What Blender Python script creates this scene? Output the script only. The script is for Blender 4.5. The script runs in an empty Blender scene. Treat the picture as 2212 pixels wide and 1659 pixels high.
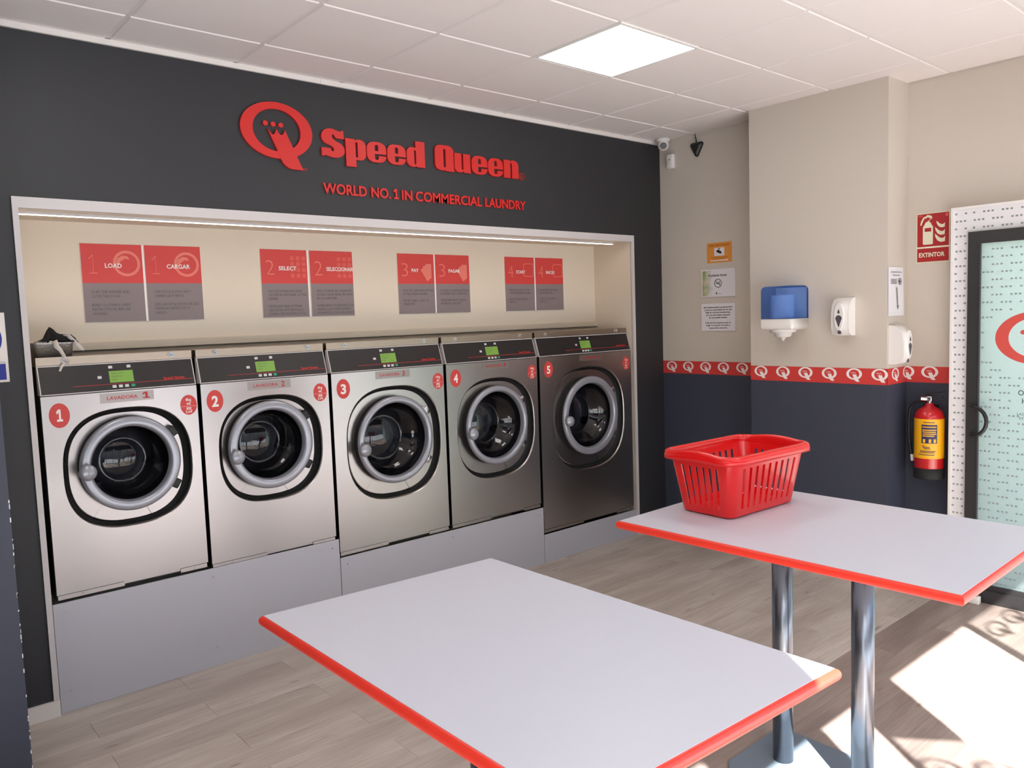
import bpy, bmesh, math, random
from mathutils import Matrix, Vector
random.seed(7)
D = bpy.data
scene = bpy.context.scene
COL = scene.collection
PI = math.pi

# ------------------------------------------------------------------ camera, sky, sun, exposure
cam_d = D.cameras.new('camera'); cam = D.objects.new('camera', cam_d); COL.objects.link(cam)
cam_d.sensor_width = 36.0; cam_d.sensor_fit = 'HORIZONTAL'
cam_d.lens = 1707.66 / 2212 * 36.0
cam_d.clip_start = 0.02; cam_d.clip_end = 300
RM = Matrix(((0.75528432, 0.08036466, -0.65045147), (-0.65451098, 0.04089136, -0.75494588), (-0.03407312, 0.99592641, 0.08348415)))
cam.matrix_world = Matrix.Translation((-0.5428973, -4.0454638, 1.7492187)) @ RM.to_4x4()
scene.camera = cam

world = D.worlds.new('sky'); scene.world = world; world.use_nodes = True
wn = world.node_tree; wn.nodes.clear()
w_out = wn.nodes.new('ShaderNodeOutputWorld'); w_bg = wn.nodes.new('ShaderNodeBackground'); w_sky = wn.nodes.new('ShaderNodeTexSky')
w_sky.sky_type = 'NISHITA'; w_sky.sun_disc = False; w_sky.sun_elevation = math.radians(43); w_sky.sun_rotation = math.radians(217)
w_sky.dust_density = 2.0; w_sky.ozone_density = 1.0
w_bg.inputs['Strength'].default_value = 0.30
wn.links.new(w_sky.outputs[0], w_bg.inputs[0]); wn.links.new(w_bg.outputs[0], w_out.inputs[0])

SUN = Vector((0.60, 0.80, -0.928)).normalized()
sun_d = D.lights.new('sun', 'SUN'); sun = D.objects.new('sun', sun_d); COL.objects.link(sun)
sun_d.energy = 26.0; sun_d.angle = math.radians(0.6); sun_d.color = (1.0, 0.985, 0.965)
sun.rotation_euler = SUN.to_track_quat('-Z', 'Y').to_euler(); sun.location = (-6, -12, 10)

vs = scene.view_settings
scene.display_settings.display_device = 'sRGB'
vs.view_transform = 'Standard'; vs.look = 'None'; vs.gamma = 1.0; vs.use_curve_mapping = False
vs.exposure = 0.72
PANEL_LIGHT = 5.0
STRIP_LIGHT = 4.6
try:
    scene.cycles.max_bounces = 10; scene.cycles.diffuse_bounces = 6; scene.cycles.glossy_bounces = 4
    scene.cycles.transparent_max_bounces = 12; scene.cycles.sample_clamp_indirect = 6.0
    scene.cycles.caustics_reflective = False; scene.cycles.caustics_refractive = False
except Exception:
    pass

# ------------------------------------------------------------------ materials
def lin(c):
    return tuple(((v / 255) / 12.92 if v / 255 <= 0.04045 else ((v / 255 + 0.055) / 1.055) ** 2.4) for v in c) + (1.0,)
def mat(name, rgb, rough=0.5, metal=0.0, emit=0.0, spec=0.5, bump=0.0, bscale=200.0, coat=0.0, aniso=0.0, noise=0.0, nscale=8.0):
    m = D.materials.new(name); m.use_nodes = True
    nt = m.node_tree; b = nt.nodes['Principled BSDF']
    c = lin(rgb)
    b.inputs['Base Color'].default_value = c
    b.inputs['Roughness'].default_value = rough; b.inputs['Metallic'].default_value = metal
    b.inputs['Specular IOR Level'].default_value = spec
    if coat: b.inputs['Coat Weight'].default_value = coat; b.inputs['Coat Roughness'].default_value = 0.08
    if aniso: b.inputs['Anisotropic'].default_value = aniso
    if emit:
        b.inputs['Emission Color'].default_value = c; b.inputs['Emission Strength'].default_value = emit
    if bump or noise:
        tc = nt.nodes.new('ShaderNodeTexCoord'); n = nt.nodes.new('ShaderNodeTexNoise')
        n.inputs['Scale'].default_value = bscale if bump else nscale; n.inputs['Detail'].default_value = 3
        nt.links.new(tc.outputs['Object'], n.inputs['Vector'])
        if bump:
            bp = nt.nodes.new('ShaderNodeBump'); bp.inputs['Strength'].default_value = bump; bp.inputs['Distance'].default_value = 0.002
            nt.links.new(n.outputs['Fac'], bp.inputs['Height']); nt.links.new(bp.outputs[0], b.inputs['Normal'])
        if noise:
            n2 = nt.nodes.new('ShaderNodeTexNoise'); n2.inputs['Scale'].default_value = nscale
            nt.links.new(tc.outputs['Object'], n2.inputs['Vector'])
            mx = nt.nodes.new('ShaderNodeMix'); mx.data_type = 'RGBA'
            mx.inputs[6].default_value = tuple(v * (1 - noise) for v in c[:3]) + (1,); mx.inputs[7].default_value = tuple(min(1, v * (1 + noise)) for v in c[:3]) + (1,)
            nt.links.new(n2.outputs['Fac'], mx.inputs[0]); nt.links.new(mx.outputs[2], b.inputs['Base Color'])
    return m

def steel_mat():
    m = D.materials.new('brushed_steel'); m.use_nodes = True; nt = m.node_tree; b = nt.nodes['Principled BSDF']
    b.inputs['Base Color'].default_value = (0.43, 0.40, 0.385, 1); b.inputs['Metallic'].default_value = 1.0
    tc = nt.nodes.new('ShaderNodeTexCoord'); mp = nt.nodes.new('ShaderNodeMapping'); mp.inputs['Scale'].default_value = (3, 3, 900)
    n = nt.nodes.new('ShaderNodeTexNoise'); n.inputs['Scale'].default_value = 1.0; n.inputs['Detail'].default_value = 4
    nt.links.new(tc.outputs['Object'], mp.inputs[0]); nt.links.new(mp.outputs[0], n.inputs['Vector'])
    mr = nt.nodes.new('ShaderNodeMapRange'); mr.inputs['To Min'].default_value = 0.27; mr.inputs['To Max'].default_value = 0.33
    b.inputs['Anisotropic'].default_value = 0.6; tg = nt.nodes.new('ShaderNodeCombineXYZ'); tg.inputs[2].default_value = 1.0; nt.links.new(tg.outputs[0], b.inputs['Tangent'])
    nt.links.new(n.outputs['Fac'], mr.inputs[0]); nt.links.new(mr.outputs[0], b.inputs['Roughness'])
    bp = nt.nodes.new('ShaderNodeBump'); bp.inputs['Strength'].default_value = 0.04; bp.inputs['Distance'].default_value = 0.0005
    nt.links.new(n.outputs['Fac'], bp.inputs['Height']); nt.links.new(bp.outputs[0], b.inputs['Normal'])
    return m

def two_tone_mat(name, upper, lower, zsplit):
    m = mat(name, upper, 0.6, bump=0.08, bscale=160); nt = m.node_tree; b = nt.nodes['Principled BSDF']
    g = nt.nodes.new('ShaderNodeNewGeometry'); s = nt.nodes.new('ShaderNodeSeparateXYZ'); gt = nt.nodes.new('ShaderNodeMath'); gt.operation = 'GREATER_THAN'
    gt.inputs[1].default_value = zsplit
    nt.links.new(g.outputs['Position'], s.inputs[0]); nt.links.new(s.outputs[2], gt.inputs[0])
    mx = nt.nodes.new('ShaderNodeMix'); mx.data_type = 'RGBA'; mx.inputs[6].default_value = lin(lower); mx.inputs[7].default_value = lin(upper)
    nt.links.new(gt.outputs[0], mx.inputs[0]); nt.links.new(mx.outputs[2], b.inputs['Base Color'])
    return m

def wood_mat(name, c1, c2, c3):
    m = D.materials.new(name); m.use_nodes = True; nt = m.node_tree; b = nt.nodes['Principled BSDF']
    N = nt.nodes.new; L = nt.links.new
    tc = N('ShaderNodeTexCoord'); oi = N('ShaderNodeObjectInfo')
    cm = N('ShaderNodeCombineXYZ'); ml = N('ShaderNodeMath'); ml.operation = 'MULTIPLY'; ml.inputs[1].default_value = 37.0
    L(oi.outputs['Random'], ml.inputs[0]); L(ml.outputs[0], cm.inputs[0]); L(ml.outputs[0], cm.inputs[2]); L(ml.outputs[0], cm.inputs[1])
    ad = N('ShaderNodeVectorMath'); L(tc.outputs['Object'], ad.inputs[0]); L(cm.outputs[0], ad.inputs[1])
    def noise(scale, sc, det=4):
        mp = N('ShaderNodeMapping'); mp.inputs['Scale'].default_value = sc; L(ad.outputs[0], mp.inputs[0])
        n = N('ShaderNodeTexNoise'); n.inputs['Scale'].default_value = scale; n.inputs['Detail'].default_value = det; L(mp.outputs[0], n.inputs['Vector'])
        return n
    big = noise(1.0, (1.6, 9, 1)); fine = noise(1.0, (5, 110, 1), 5); knot = noise(1.0, (5.0, 17, 1), 2)
    r1 = N('ShaderNodeValToRGB'); r1.color_ramp.elements[0].position = 0.34; r1.color_ramp.elements[1].position = 0.68
    r1.color_ramp.elements[0].color = lin(c1); r1.color_ramp.elements[1].color = lin(c2)
    L(big.outputs['Fac'], r1.inputs[0])
    mx = N('ShaderNodeMix'); mx.data_type = 'RGBA'; mx.blend_type = 'MULTIPLY'; mx.inputs[0].default_value = 0.45
    r2 = N('ShaderNodeValToRGB'); r2.color_ramp.elements[0].position = 0.3; r2.color_ramp.elements[0].color = (0.62, 0.6, 0.58, 1); r2.color_ramp.elements[1].position = 0.6; r2.color_ramp.elements[1].color = (1, 1, 1, 1)
    L(fine.outputs['Fac'], r2.inputs[0]); L(r1.outputs[0], mx.inputs[6]); L(r2.outputs[0], mx.inputs[7])
    r3 = N('ShaderNodeValToRGB'); r3.color_ramp.elements[0].position = 0.69; r3.color_ramp.elements[0].color = (0, 0, 0, 1); r3.color_ramp.elements[1].position = 0.80; r3.color_ramp.elements[1].color = (0.75, 0.75, 0.75, 1)
    L(knot.outputs['Fac'], r3.inputs[0])
    mk = N('ShaderNodeMix'); mk.data_type = 'RGBA'; L(r3.outputs[0], mk.inputs[0]); L(mx.outputs[2], mk.inputs[6]); mk.inputs[7].default_value = lin(c3)
    hs = N('ShaderNodeHueSaturation'); mr = N('ShaderNodeMapRange'); mr.inputs['To Min'].default_value = 0.96; mr.inputs['To Max'].default_value = 1.03
    L(oi.outputs['Random'], mr.inputs[0]); L(mr.outputs[0], hs.inputs['Value']); L(mk.outputs[2], hs.inputs['Color']); L(hs.outputs[0], b.inputs['Base Color'])
    b.inputs['Roughness'].default_value = 0.42; b.inputs['Specular IOR Level'].default_value = 0.4
    bp = N('ShaderNodeBump'); bp.inputs['Strength'].default_value = 0.12; bp.inputs['Distance'].default_value = 0.001; L(fine.outputs['Fac'], bp.inputs['Height']); L(bp.outputs[0], b.inputs['Normal'])
    return m

def glass_mat(name, tint=(1, 1, 1), ior=1.5, rough=0.0, boost=1.0, cap=1.0):
    m = D.materials.new(name); m.use_nodes = True; nt = m.node_tree; nt.nodes.clear(); N = nt.nodes.new; L = nt.links.new
    o = N('ShaderNodeOutputMaterial'); mx = N('ShaderNodeMixShader'); t = N('ShaderNodeBsdfTransparent'); g = N('ShaderNodeBsdfGlossy'); lw = N('ShaderNodeLayerWeight'); lw.inputs[0].default_value = 0.5; pw = N('ShaderNodeMath'); pw.operation = 'POWER'; pw.inputs[1].default_value = 5.0; L(lw.outputs['Facing'], pw.inputs[0])
    f = N('ShaderNodeMath'); f.operation = 'MULTIPLY_ADD'; f0 = ((ior - 1) / (ior + 1)) ** 2; f.inputs[1].default_value = 1 - f0; f.inputs[2].default_value = f0; L(pw.outputs[0], f.inputs[0])
    g.inputs['Roughness'].default_value = rough; t.inputs[0].default_value = tuple(tint) + (1,)
    ml = N('ShaderNodeMath'); ml.operation = 'MULTIPLY'; ml.use_clamp = True; ml.inputs[1].default_value = boost
    mn = N('ShaderNodeMath'); mn.operation = 'MINIMUM'; mn.inputs[1].default_value = cap
    L(f.outputs[0], ml.inputs[0]); L(ml.outputs[0], mn.inputs[0]); L(mn.outputs[0], mx.inputs[0]); L(t.outputs[0], mx.inputs[1]); L(g.outputs[0], mx.inputs[2]); L(mx.outputs[0], o.inputs[0])
    return m

def film_mat(name, refl, trans, clear=0.0, tint=(1, 1, 1)):
    m = D.materials.new(name); m.use_nodes = True; nt = m.node_tree; nt.nodes.clear(); N = nt.nodes.new; L = nt.links.new
    o = N('ShaderNodeOutputMaterial'); d = N('ShaderNodeBsdfDiffuse'); t = N('ShaderNodeBsdfTranslucent'); a = N('ShaderNodeAddShader')
    d.inputs[0].default_value = lin(refl); t.inputs[0].default_value = lin(trans)
    L(d.outputs[0], a.inputs[0]); L(t.outputs[0], a.inputs[1])
    if clear:
        mx = N('ShaderNodeMixShader'); tr = N('ShaderNodeBsdfTransparent'); mx.inputs[0].default_value = clear; tr.inputs[0].default_value = tuple(tint) + (1,)
        L(a.outputs[0], mx.inputs[1]); L(tr.outputs[0], mx.inputs[2]); L(mx.outputs[0], o.inputs[0])
    else:
        L(a.outputs[0], o.inputs[0])
    return m

RED = (205, 38, 34)
NAVY = (58, 63, 78)
ANTHRACITE = (42, 42, 45)
M = dict(
    navy=mat('blue_grey_paint', NAVY, 0.55, bump=0.05, bscale=120), fascia=mat('anthracite_paint', ANTHRACITE, 0.55, bump=0.05, bscale=120),
    twotone=two_tone_mat('beige_over_anthracite_paint', (206, 198, 186), NAVY, 1.31),
    cream=mat('cream_paint', (218, 206, 188), 0.6),
    white=mat('white_gloss', (232, 230, 226), 0.35), trimgrey=mat('pale_grey_metal', (205, 200, 199), 0.4),
    tile=mat('ceiling_tile', (234, 227, 223), 0.75, bump=0.15, bscale=350), tbar=mat('ceiling_bar', (226, 220, 215), 0.5),
    steel=steel_mat(), steeltop=mat('steel_rim', (168, 154, 138), 0.38, 1.0), chrome=mat('chrome', (225, 225, 228), 0.12, 1.0),
    darksteel=mat('drum_steel', (62, 62, 67), 0.4, 0.6, bump=0.5, bscale=260), black=mat('black_plastic', (22, 22, 23), 0.45), rubber=mat('black_rubber', (18, 18, 19), 0.7),
    panelblack=mat('panel_black', (30, 27, 28), 0.38), ringgrey=mat('grey_door_ring', (160, 162, 171), 0.32, 0.4, coat=0.2),
    lcd=mat('green_display', (122, 166, 70), 0.4, emit=0.03), btn=mat('white_button', (208, 208, 208), 0.5), btngreen=mat('teal_button', (40, 150, 120), 0.5),
    red=mat('sign_red', RED, 0.45), redprint=mat('print_red', (205, 62, 58), 0.5), darkredprint=mat('print_dark_red', (186, 38, 42), 0.5),
    greyprint=mat('print_grey', (132, 119, 120), 0.55), inkgrey=mat('print_ink_grey', (78, 72, 76), 0.6), pinkprint=mat('print_pink', (226, 122, 108), 0.5), palered=mat('print_pale_red', (214, 88, 78), 0.5),
    whiteprint=mat('print_white', (238, 232, 228), 0.5), ink=mat('print_black', (30, 28, 30), 0.6), plate=mat('name_plate', (150, 142, 138), 0.36, 0.85),
    plinth=mat('plinth_grey', (182, 182, 190), 0.38, 0.15), tabletop=mat('table_laminate', (197, 200, 211), 0.38, bump=0.02, bscale=400), edging=mat('red_edging', (230, 58, 42), 0.38, coat=0.1),
    basket=mat('red_plastic', (222, 20, 22), 0.22, coat=0.25), pole=mat('pole_steel', (120, 124, 132), 0.26, 0.9), baseplate=mat('base_grey_paint', (112, 124, 136), 0.4),
    bluecover=film_mat('blue_cover', (58, 96, 164), (40, 70, 130), 0.62, (0.60, 0.74, 0.95)), roll=mat('paper_roll', (226, 234, 244), 0.9), plastic=mat('white_plastic', (236, 234, 230), 0.28, coat=0.2),
    darkwin=mat('dark_window', (84, 80, 90), 0.25), orange=mat('orange_print', (226, 150, 62), 0.55), brownprint=mat('print_brown', (150, 78, 30), 0.6),
    paper=mat('paper_white', (228, 226, 230), 0.7), green=mat('print_green', (150, 180, 120), 0.6), olive=mat('print_olive', (186, 180, 120), 0.6),
    exred=mat('extinguisher_red', (190, 24, 30), 0.25, coat=0.4), exyellow=mat('label_yellow', (240, 176, 20), 0.4), exblue=mat('print_navy', (36, 38, 84), 0.5),
    signred=mat('safety_red', (168, 28, 32), 0.45), luminous=mat('luminous_print', (226, 226, 200), 0.5), signblue=mat('safety_blue', (24, 42, 148), 0.5),
    doorframe=mat('dark_door_frame', (62, 61, 62), 0.35, 0.3), film=film_mat('mint_film', (118, 128, 124), (130, 142, 130)), whitefilm=film_mat('white_film', (226, 226, 228), (40, 40, 42)),
    dot=film_mat('print_dot_grey', (130, 136, 136), (104, 112, 112)), darktext=mat('print_slate', (70, 84, 88), 0.6), doorred=mat('print_door_red', (206, 78, 70), 0.6),
    clear=glass_mat('window_glass', (0.93, 0.96, 0.95)), bowl=glass_mat('bowl_glass', (0.50, 0.51, 0.55), 1.5, 0.0, 1.4, 0.06),
    shopfilm=film_mat('shop_film', (120, 118, 116), (120, 118, 116), 0.62), mullion=mat('mullion_grey', (70, 70, 72), 0.4, 0.2),
    cloth=mat('black_cloth', (24, 22, 23), 0.95, bump=0.4, bscale=300), whitecloth=mat('white_tie_cloth', (205, 198, 190), 0.9), tray=mat('hammered_tray', (150, 150, 150), 0.3, 0.85, bump=0.9, bscale=120),
    panel=mat('light_diffuser', (255, 252, 248), 0.5, emit=PANEL_LIGHT), strip=mat('strip_diffuser', (255, 244, 226), 0.5, emit=STRIP_LIGHT),
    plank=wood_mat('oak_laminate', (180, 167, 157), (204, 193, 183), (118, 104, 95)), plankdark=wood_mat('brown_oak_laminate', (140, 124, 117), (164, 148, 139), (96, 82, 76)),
    subfloor=mat('subfloor', (150, 138, 126), 0.6), pavement=mat('pavement', (170, 172, 176), 0.9, noise=0.1, nscale=1.5), skirting=mat('skirting_white', (222, 216, 210), 0.4),
    outer=mat('render_beige', (188, 180, 170), 0.9), lens=mat('lens_black', (12, 12, 14), 0.3),
)

# ------------------------------------------------------------------ helpers
def link(o, parent=None):
    COL.objects.link(o)
    if parent is not None: o.parent = parent
    return o
def thing(name, label, cat, loc=(0, 0, 0), rotz=0.0, group=None):
    o = D.objects.new(name, None); o.empty_display_size = 0.05; link(o); o.location = loc; o.rotation_euler = (0, 0, rotz)
    tag(o, label, cat, group); return o
def tag(o, label, cat, group=None):
    o['label'] = label; o['category'] = cat
    if group: o['group'] = group
    return o
def struct(o): o['kind'] = 'structure'; return o
def stuff(o): o['kind'] = 'stuff'; return o

class MB:
    """collects shapes into one mesh"""
    def __init__(s): s.v = []; s.f = []; s.sm = []
    def add(s, vs, fs, smooth=False):
        n = len(s.v); s.v += [tuple(v) for v in vs]; s.f += [tuple(i + n for i in f) for f in fs]; s.sm += [smooth] * len(fs); return s
    def box(s, x0, x1, y0, y1, z0, z1):
        return s.add([(x0, y0, z0), (x1, y0, z0), (x1, y1, z0), (x0, y1, z0), (x0, y0, z1), (x1, y0, z1), (x1, y1, z1), (x0, y1, z1)],
                     [(0, 3, 2, 1), (4, 5, 6, 7), (0, 1, 5, 4), (1, 2, 6, 5), (2, 3, 7, 6), (3, 0, 4, 7)])
    def quad(s, a, b, c, d): return s.add([a, b, c, d], [(0, 1, 2, 3)])
    def rbox(s, x0, x1, y0, y1, z0, z1, r=0.01, seg=3, edges=None):
        bm = bmesh.new(); bmesh.ops.create_cube(bm, size=1.0)
        bmesh.ops.scale(bm, vec=(x1 - x0, y1 - y0, z1 - z0), verts=bm.verts); bmesh.ops.translate(bm, vec=((x0 + x1) / 2, (y0 + y1) / 2, (z0 + z1) / 2), verts=bm.verts)
        es = [e for e in bm.edges if edges is None or edges(e.verts[0].co, e.verts[1].co)]
        bmesh.ops.bevel(bm, geom=es, offset=r, segments=seg, affect='EDGES', profile=0.5, clamp_overlap=True)
        return s.bm(bm, True)
    def bm(s, bm, smooth=False):
        bm.verts.index_update(); s.add([v.co[:] for v in bm.verts], [[v.index for v in f.verts] for f in bm.faces], smooth); bm.free(); return s
    def rings(s, rings, closed=True, cap0=False, cap1=False, smooth=True):
        n = len(rings[0]); vs = [p for r in rings for p in r]; fs = []
        for i in range(len(rings) - 1):
            for j in range(n if closed else n - 1):
                k = (j + 1) % n; fs.append((i * n + j, i * n + k, (i + 1) * n + k, (i + 1) * n + j))
        s.add(vs, fs, smooth)
        if cap0: s.add(rings[0], [tuple(range(n))[::-1]])
        if cap1: s.add(rings[-1], [tuple(range(n))])
        return s
    def lathe(s, c, prof, axis='Y', seg=48, sx=1.0, smooth=True):
        rs = []
        for r, h in prof:
            ring = []
            for k in range(seg):
                a = 2 * PI * k / seg; ca, sa = r * math.cos(a) * sx, r * math.sin(a)
                ring.append((c[0] + ca, c[1] + h, c[2] + sa) if axis == 'Y' else (c[0] + ca, c[1] + sa, c[2] + h) if axis == 'Z' else (c[0] + h, c[1] + ca, c[2] + sa))
            rs.append(ring)
        return s.rings(rs, smooth=smooth)
    def cyl(s, p0, p1, r0, r1=None, seg=16, caps=True):
        return s.tube([p0, p1], [r0, r0 if r1 is None else r1], seg, caps)
    def tube(s, pts, r, seg=10, caps=True):
        pts = [Vector(p) for p in pts]; rs = r if isinstance(r, (list, tuple)) else [r] * len(pts); rings = []
        t0 = (pts[1] - pts[0]).normalized(); a = t0.cross(Vector((0, 0, 1)) if abs(t0.z) < .9 else Vector((1, 0, 0))).normalized()
        for i, p in enumerate(pts):
            t = (pts[min(i + 1, len(pts) - 1)] - pts[max(i - 1, 0)]).normalized()
            a = (a - t * a.dot(t)).normalized(); b = t.cross(a)
            rings.append([tuple(p + rs[i] * (math.cos(2 * PI * k / seg) * a + math.sin(2 * PI * k / seg) * b)) for k in range(seg)])
        return s.rings(rings, cap0=caps, cap1=caps)
    def mesh(s, name, m):
        me = D.meshes.new(name); me.from_pydata(s.v, [], s.f); me.polygons.foreach_set('use_smooth', s.sm); me.materials.append(m); me.update()
        bm = bmesh.new(); bm.from_mesh(me); bmesh.ops.recalc_face_normals(bm, faces=bm.faces); bm.to_mesh(me); bm.free()
        return me
    def build(s, name, m, parent=None, loc=None):
        o = link(D.objects.new(name, s.mesh(name, M[m] if isinstance(m, str) else m)), parent)
        if loc: o.location = loc
        return o

def curve_to_mesh(cu, name):
    ob = D.objects.new('tmp', cu); me0 = ob.to_mesh()
    v = [tuple(p.co) for p in me0.vertices]; f = [tuple(p.vertices) for p in me0.polygons]
    ob.to_mesh_clear(); D.objects.remove(ob); D.curves.remove(cu)
    return v, f
def shape(splines, depth=0.002):
    """filled outline with holes (x, z) -> verts facing -Y, front at y=-depth, back at y=0"""
    cu = D.curves.new('tmp', 'CURVE'); cu.dimensions = '2D'; cu.fill_mode = 'BOTH'; cu.extrude = depth / 2
    for sp in splines:
        p = cu.splines.new('POLY'); p.points.add(len(sp) - 1); p.use_cyclic_u = True
        for i, q in enumerate(sp): p.points[i].co = (q[0], q[1], 0, 1)
    v, f = curve_to_mesh(cu, 'x')
    return [(a, -c - depth / 2, b) for a, b, c in v], f
ONE_BOLD = [(.02, .585), (.30, .74), (.62, .74), (.62, .13), (.86, .13), (.86, 0), (.08, 0), (.08, .13), (.36, .13), (.36, .56), (.09, .44)]
ONE_THIN = [(.0, .58), (.42, .74), (.46, .74), (.46, .03), (.86, .03), (.86, 0), (.02, 0), (.02, .03), (.42, .03), (.42, .69), (.015, .55)]
_txt = {}
def text(s, x0, z0, w=None, h=None, depth=0.0006, bold=0.0, align='L', res=2, y=0.0):
    """text facing -Y; cap height h; optional width w (else natural)"""
    key = (s, bold, res, depth > 0.002)
    if s == '1':
        v, f = shape([ONE_BOLD if bold >= 0 else ONE_THIN], 1.0 if depth > .002 else 0.0); v = [(a, c, -b - .5 if depth > .002 else 0.0) for a, b, c in v]
        _txt[key] = (v, f)
    if key not in _txt:
        cu = D.curves.new('tmp', 'FONT'); cu.body = s; cu.size = 1.0; cu.offset = bold; cu.resolution_u = res; cu.extrude = 0.5 if depth > 0.002 else 0.0; cu.fill_mode = 'BOTH' if depth > 0.002 else 'FRONT'
        _txt[key] = curve_to_mesh(cu, 't')
    v, f = _txt[key]
    xs = [p[0] for p in v]; mn, mx = min(xs), max(xs); cap = 0.72
    sz = (h or 0.01) / cap; sx = (w / (mx - mn)) if w else sz
    wid = (mx - mn) * sx; ox = x0 - (wid / 2 if align == 'C' else 0) - mn * sx
    return [(ox + p[0] * sx, y - (p[2] + 0.5) * depth if depth > 0.002 else y - depth, z0 + p[1] * sz) for p in v], f
def islands(v, f):
    par = list(range(len(v)))
    def fd(i):
        while par[i] != i: par[i] = par[par[i]]; i = par[i]
        return i
    key = {}
    for i, p in enumerate(v):
        k = tuple(round(c, 6) for c in p)
        if k in key: par[fd(i)] = fd(key[k])
        else: key[k] = i
    for fc in f:
        for a in fc[1:]: par[fd(a)] = fd(fc[0])
    g = {}
    for fc in f: g.setdefault(fd(fc[0]), []).append(fc)
    out = []
    for fs in g.values():
        ids = sorted({i for fc in fs for i in fc}); mp = {i: k for k, i in enumerate(ids)}
        out.append(([v[i] for i in ids], [tuple(mp[i] for i in fc) for fc in fs]))
    out.sort(key=lambda t: min(p[0] for p in t[0])); return out
def ell(cx, cz, a, b, n=40): return [(cx + a * math.cos(2 * PI * k / n), cz + b * math.sin(2 * PI * k / n)) for k in range(n)]
def rrect(x0, x1, z0, z1, r, n=5):
    out = []
    for cx, cz, a0 in ((x1 - r, z1 - r, 0), (x0 + r, z1 - r, 90), (x0 + r, z0 + r, 180), (x1 - r, z0 + r, 270)):
        for k in range(n + 1):
            a = math.radians(a0 + 90 * k / n); out.append((cx + r * math.cos(a), cz + r * math.sin(a)))
    return out
def sell(cx, cz, a, b, n=2.6, N=64, ph=0.0):
    out = []
    for k in range(N):
        t = 2 * PI * k / N + ph; c, s = math.cos(t), math.sin(t)
        out.append((cx + a * math.copysign(abs(c) ** (2 / n), c), cz + b * math.copysign(abs(s) ** (2 / n), s)))
    return out
def copy_tree(o, parent=None):
    c = o.copy(); link(c, parent)
    for ch in list(o.children): copy_tree(ch, c)
    return c

# the ring-and-tail emblem, in metres as it stands on the fascia, centred on the ring
EC = (1.350, 2.780)
E_RING = [ell(0, 0, .2015, .146, 56), ell(-.001, .001, .134, .110, 48)]
E_TAIL = [[(a - EC[0], b - EC[1]) for a, b in ((1.295, 2.786), (1.318, 2.735), (1.345, 2.676), (1.350, 2.655), (1.362, 2.632), (1.374, 2.612), (1.390, 2.597), (1.406, 2.589), (1.424, 2.585), (1.489, 2.585),
          (1.472, 2.617), (1.457, 2.651), (1.435, 2.697), (1.414, 2.740), (1.393, 2.787), (1.386, 2.768), (1.378, 2.760), (1.368, 2.758), (1.358, 2.766), (1.345, 2.787),
          (1.338, 2.768), (1.331, 2.758), (1.321, 2.756), (1.311, 2.766))]]
E_DOTS = [ell(a - EC[0], b - EC[1], .0135, .0125, 16) for a, b in ((1.286, 2.811), (1.329, 2.8105), (1.372, 2.810))]
def emblem(mb, cx, cz, s, depth, y=0.0, ring=True, tail=True, dots=True):
    for on, sp in ((ring, [E_RING]), (tail, [E_TAIL]), (dots, [[d] for d in E_DOTS])):
        if on:
            for q in sp:
                v, f = shape([[(cx + a * s, cz + b * s) for a, b in z] for z in q], depth * (1.6 if sp[0] is E_TAIL else 1.0)); mb.add([(p[0], p[1] + y, p[2]) for p in v], f)
    return mb

# ------------------------------------------------------------------ setting: floor, ceiling, walls
H = 3.091; XR = 4.57; XL = -2.4; YF = -4.40; PX = 4.299; PY0, PY1 = -0.977, -1.912
floor = struct(MB().box(XL, XR, YF - .05, 0.385, -0.06, -0.009).build('floor', 'subfloor'))
PW, PL_ = 0.182, 0.912
plank_mesh = {}
def plank_mb(l, w):
    e = 0.0005; t = 0.0009
    o = [(e, e), (l - e, e), (l - e, w - e), (e, w - e)]; i = [(e + t, e + t), (l - e - t, e + t), (l - e - t, w - e - t), (e + t, w - e - t)]
    vs = [(x, y, -.008) for x, y in o] + [(x, y, -.0007) for x, y in o] + [(x, y, 0) for x, y in i]
    return MB().add(vs, [(8, 9, 10, 11)] + [(k, (k + 1) % 4, 4 + (k + 1) % 4, 4 + k) for k in range(4)] + [(4 + k, 4 + (k + 1) % 4, 8 + (k + 1) % 4, 8 + k) for k in range(4)])
for row in range(24):
    y1 = -PW * row; x = (0.658 if row % 2 == 0 else 0.211) - 3 * PL_
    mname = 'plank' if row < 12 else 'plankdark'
    while x < XR - .01:
        l = round(min(PL_, XR - x), 4); key = (l, mname)
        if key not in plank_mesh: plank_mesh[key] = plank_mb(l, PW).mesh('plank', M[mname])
        o = link(D.objects.new('plank', plank_mesh[key]), floor); o.location = (x, y1 - PW, 0); x += PL_

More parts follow.
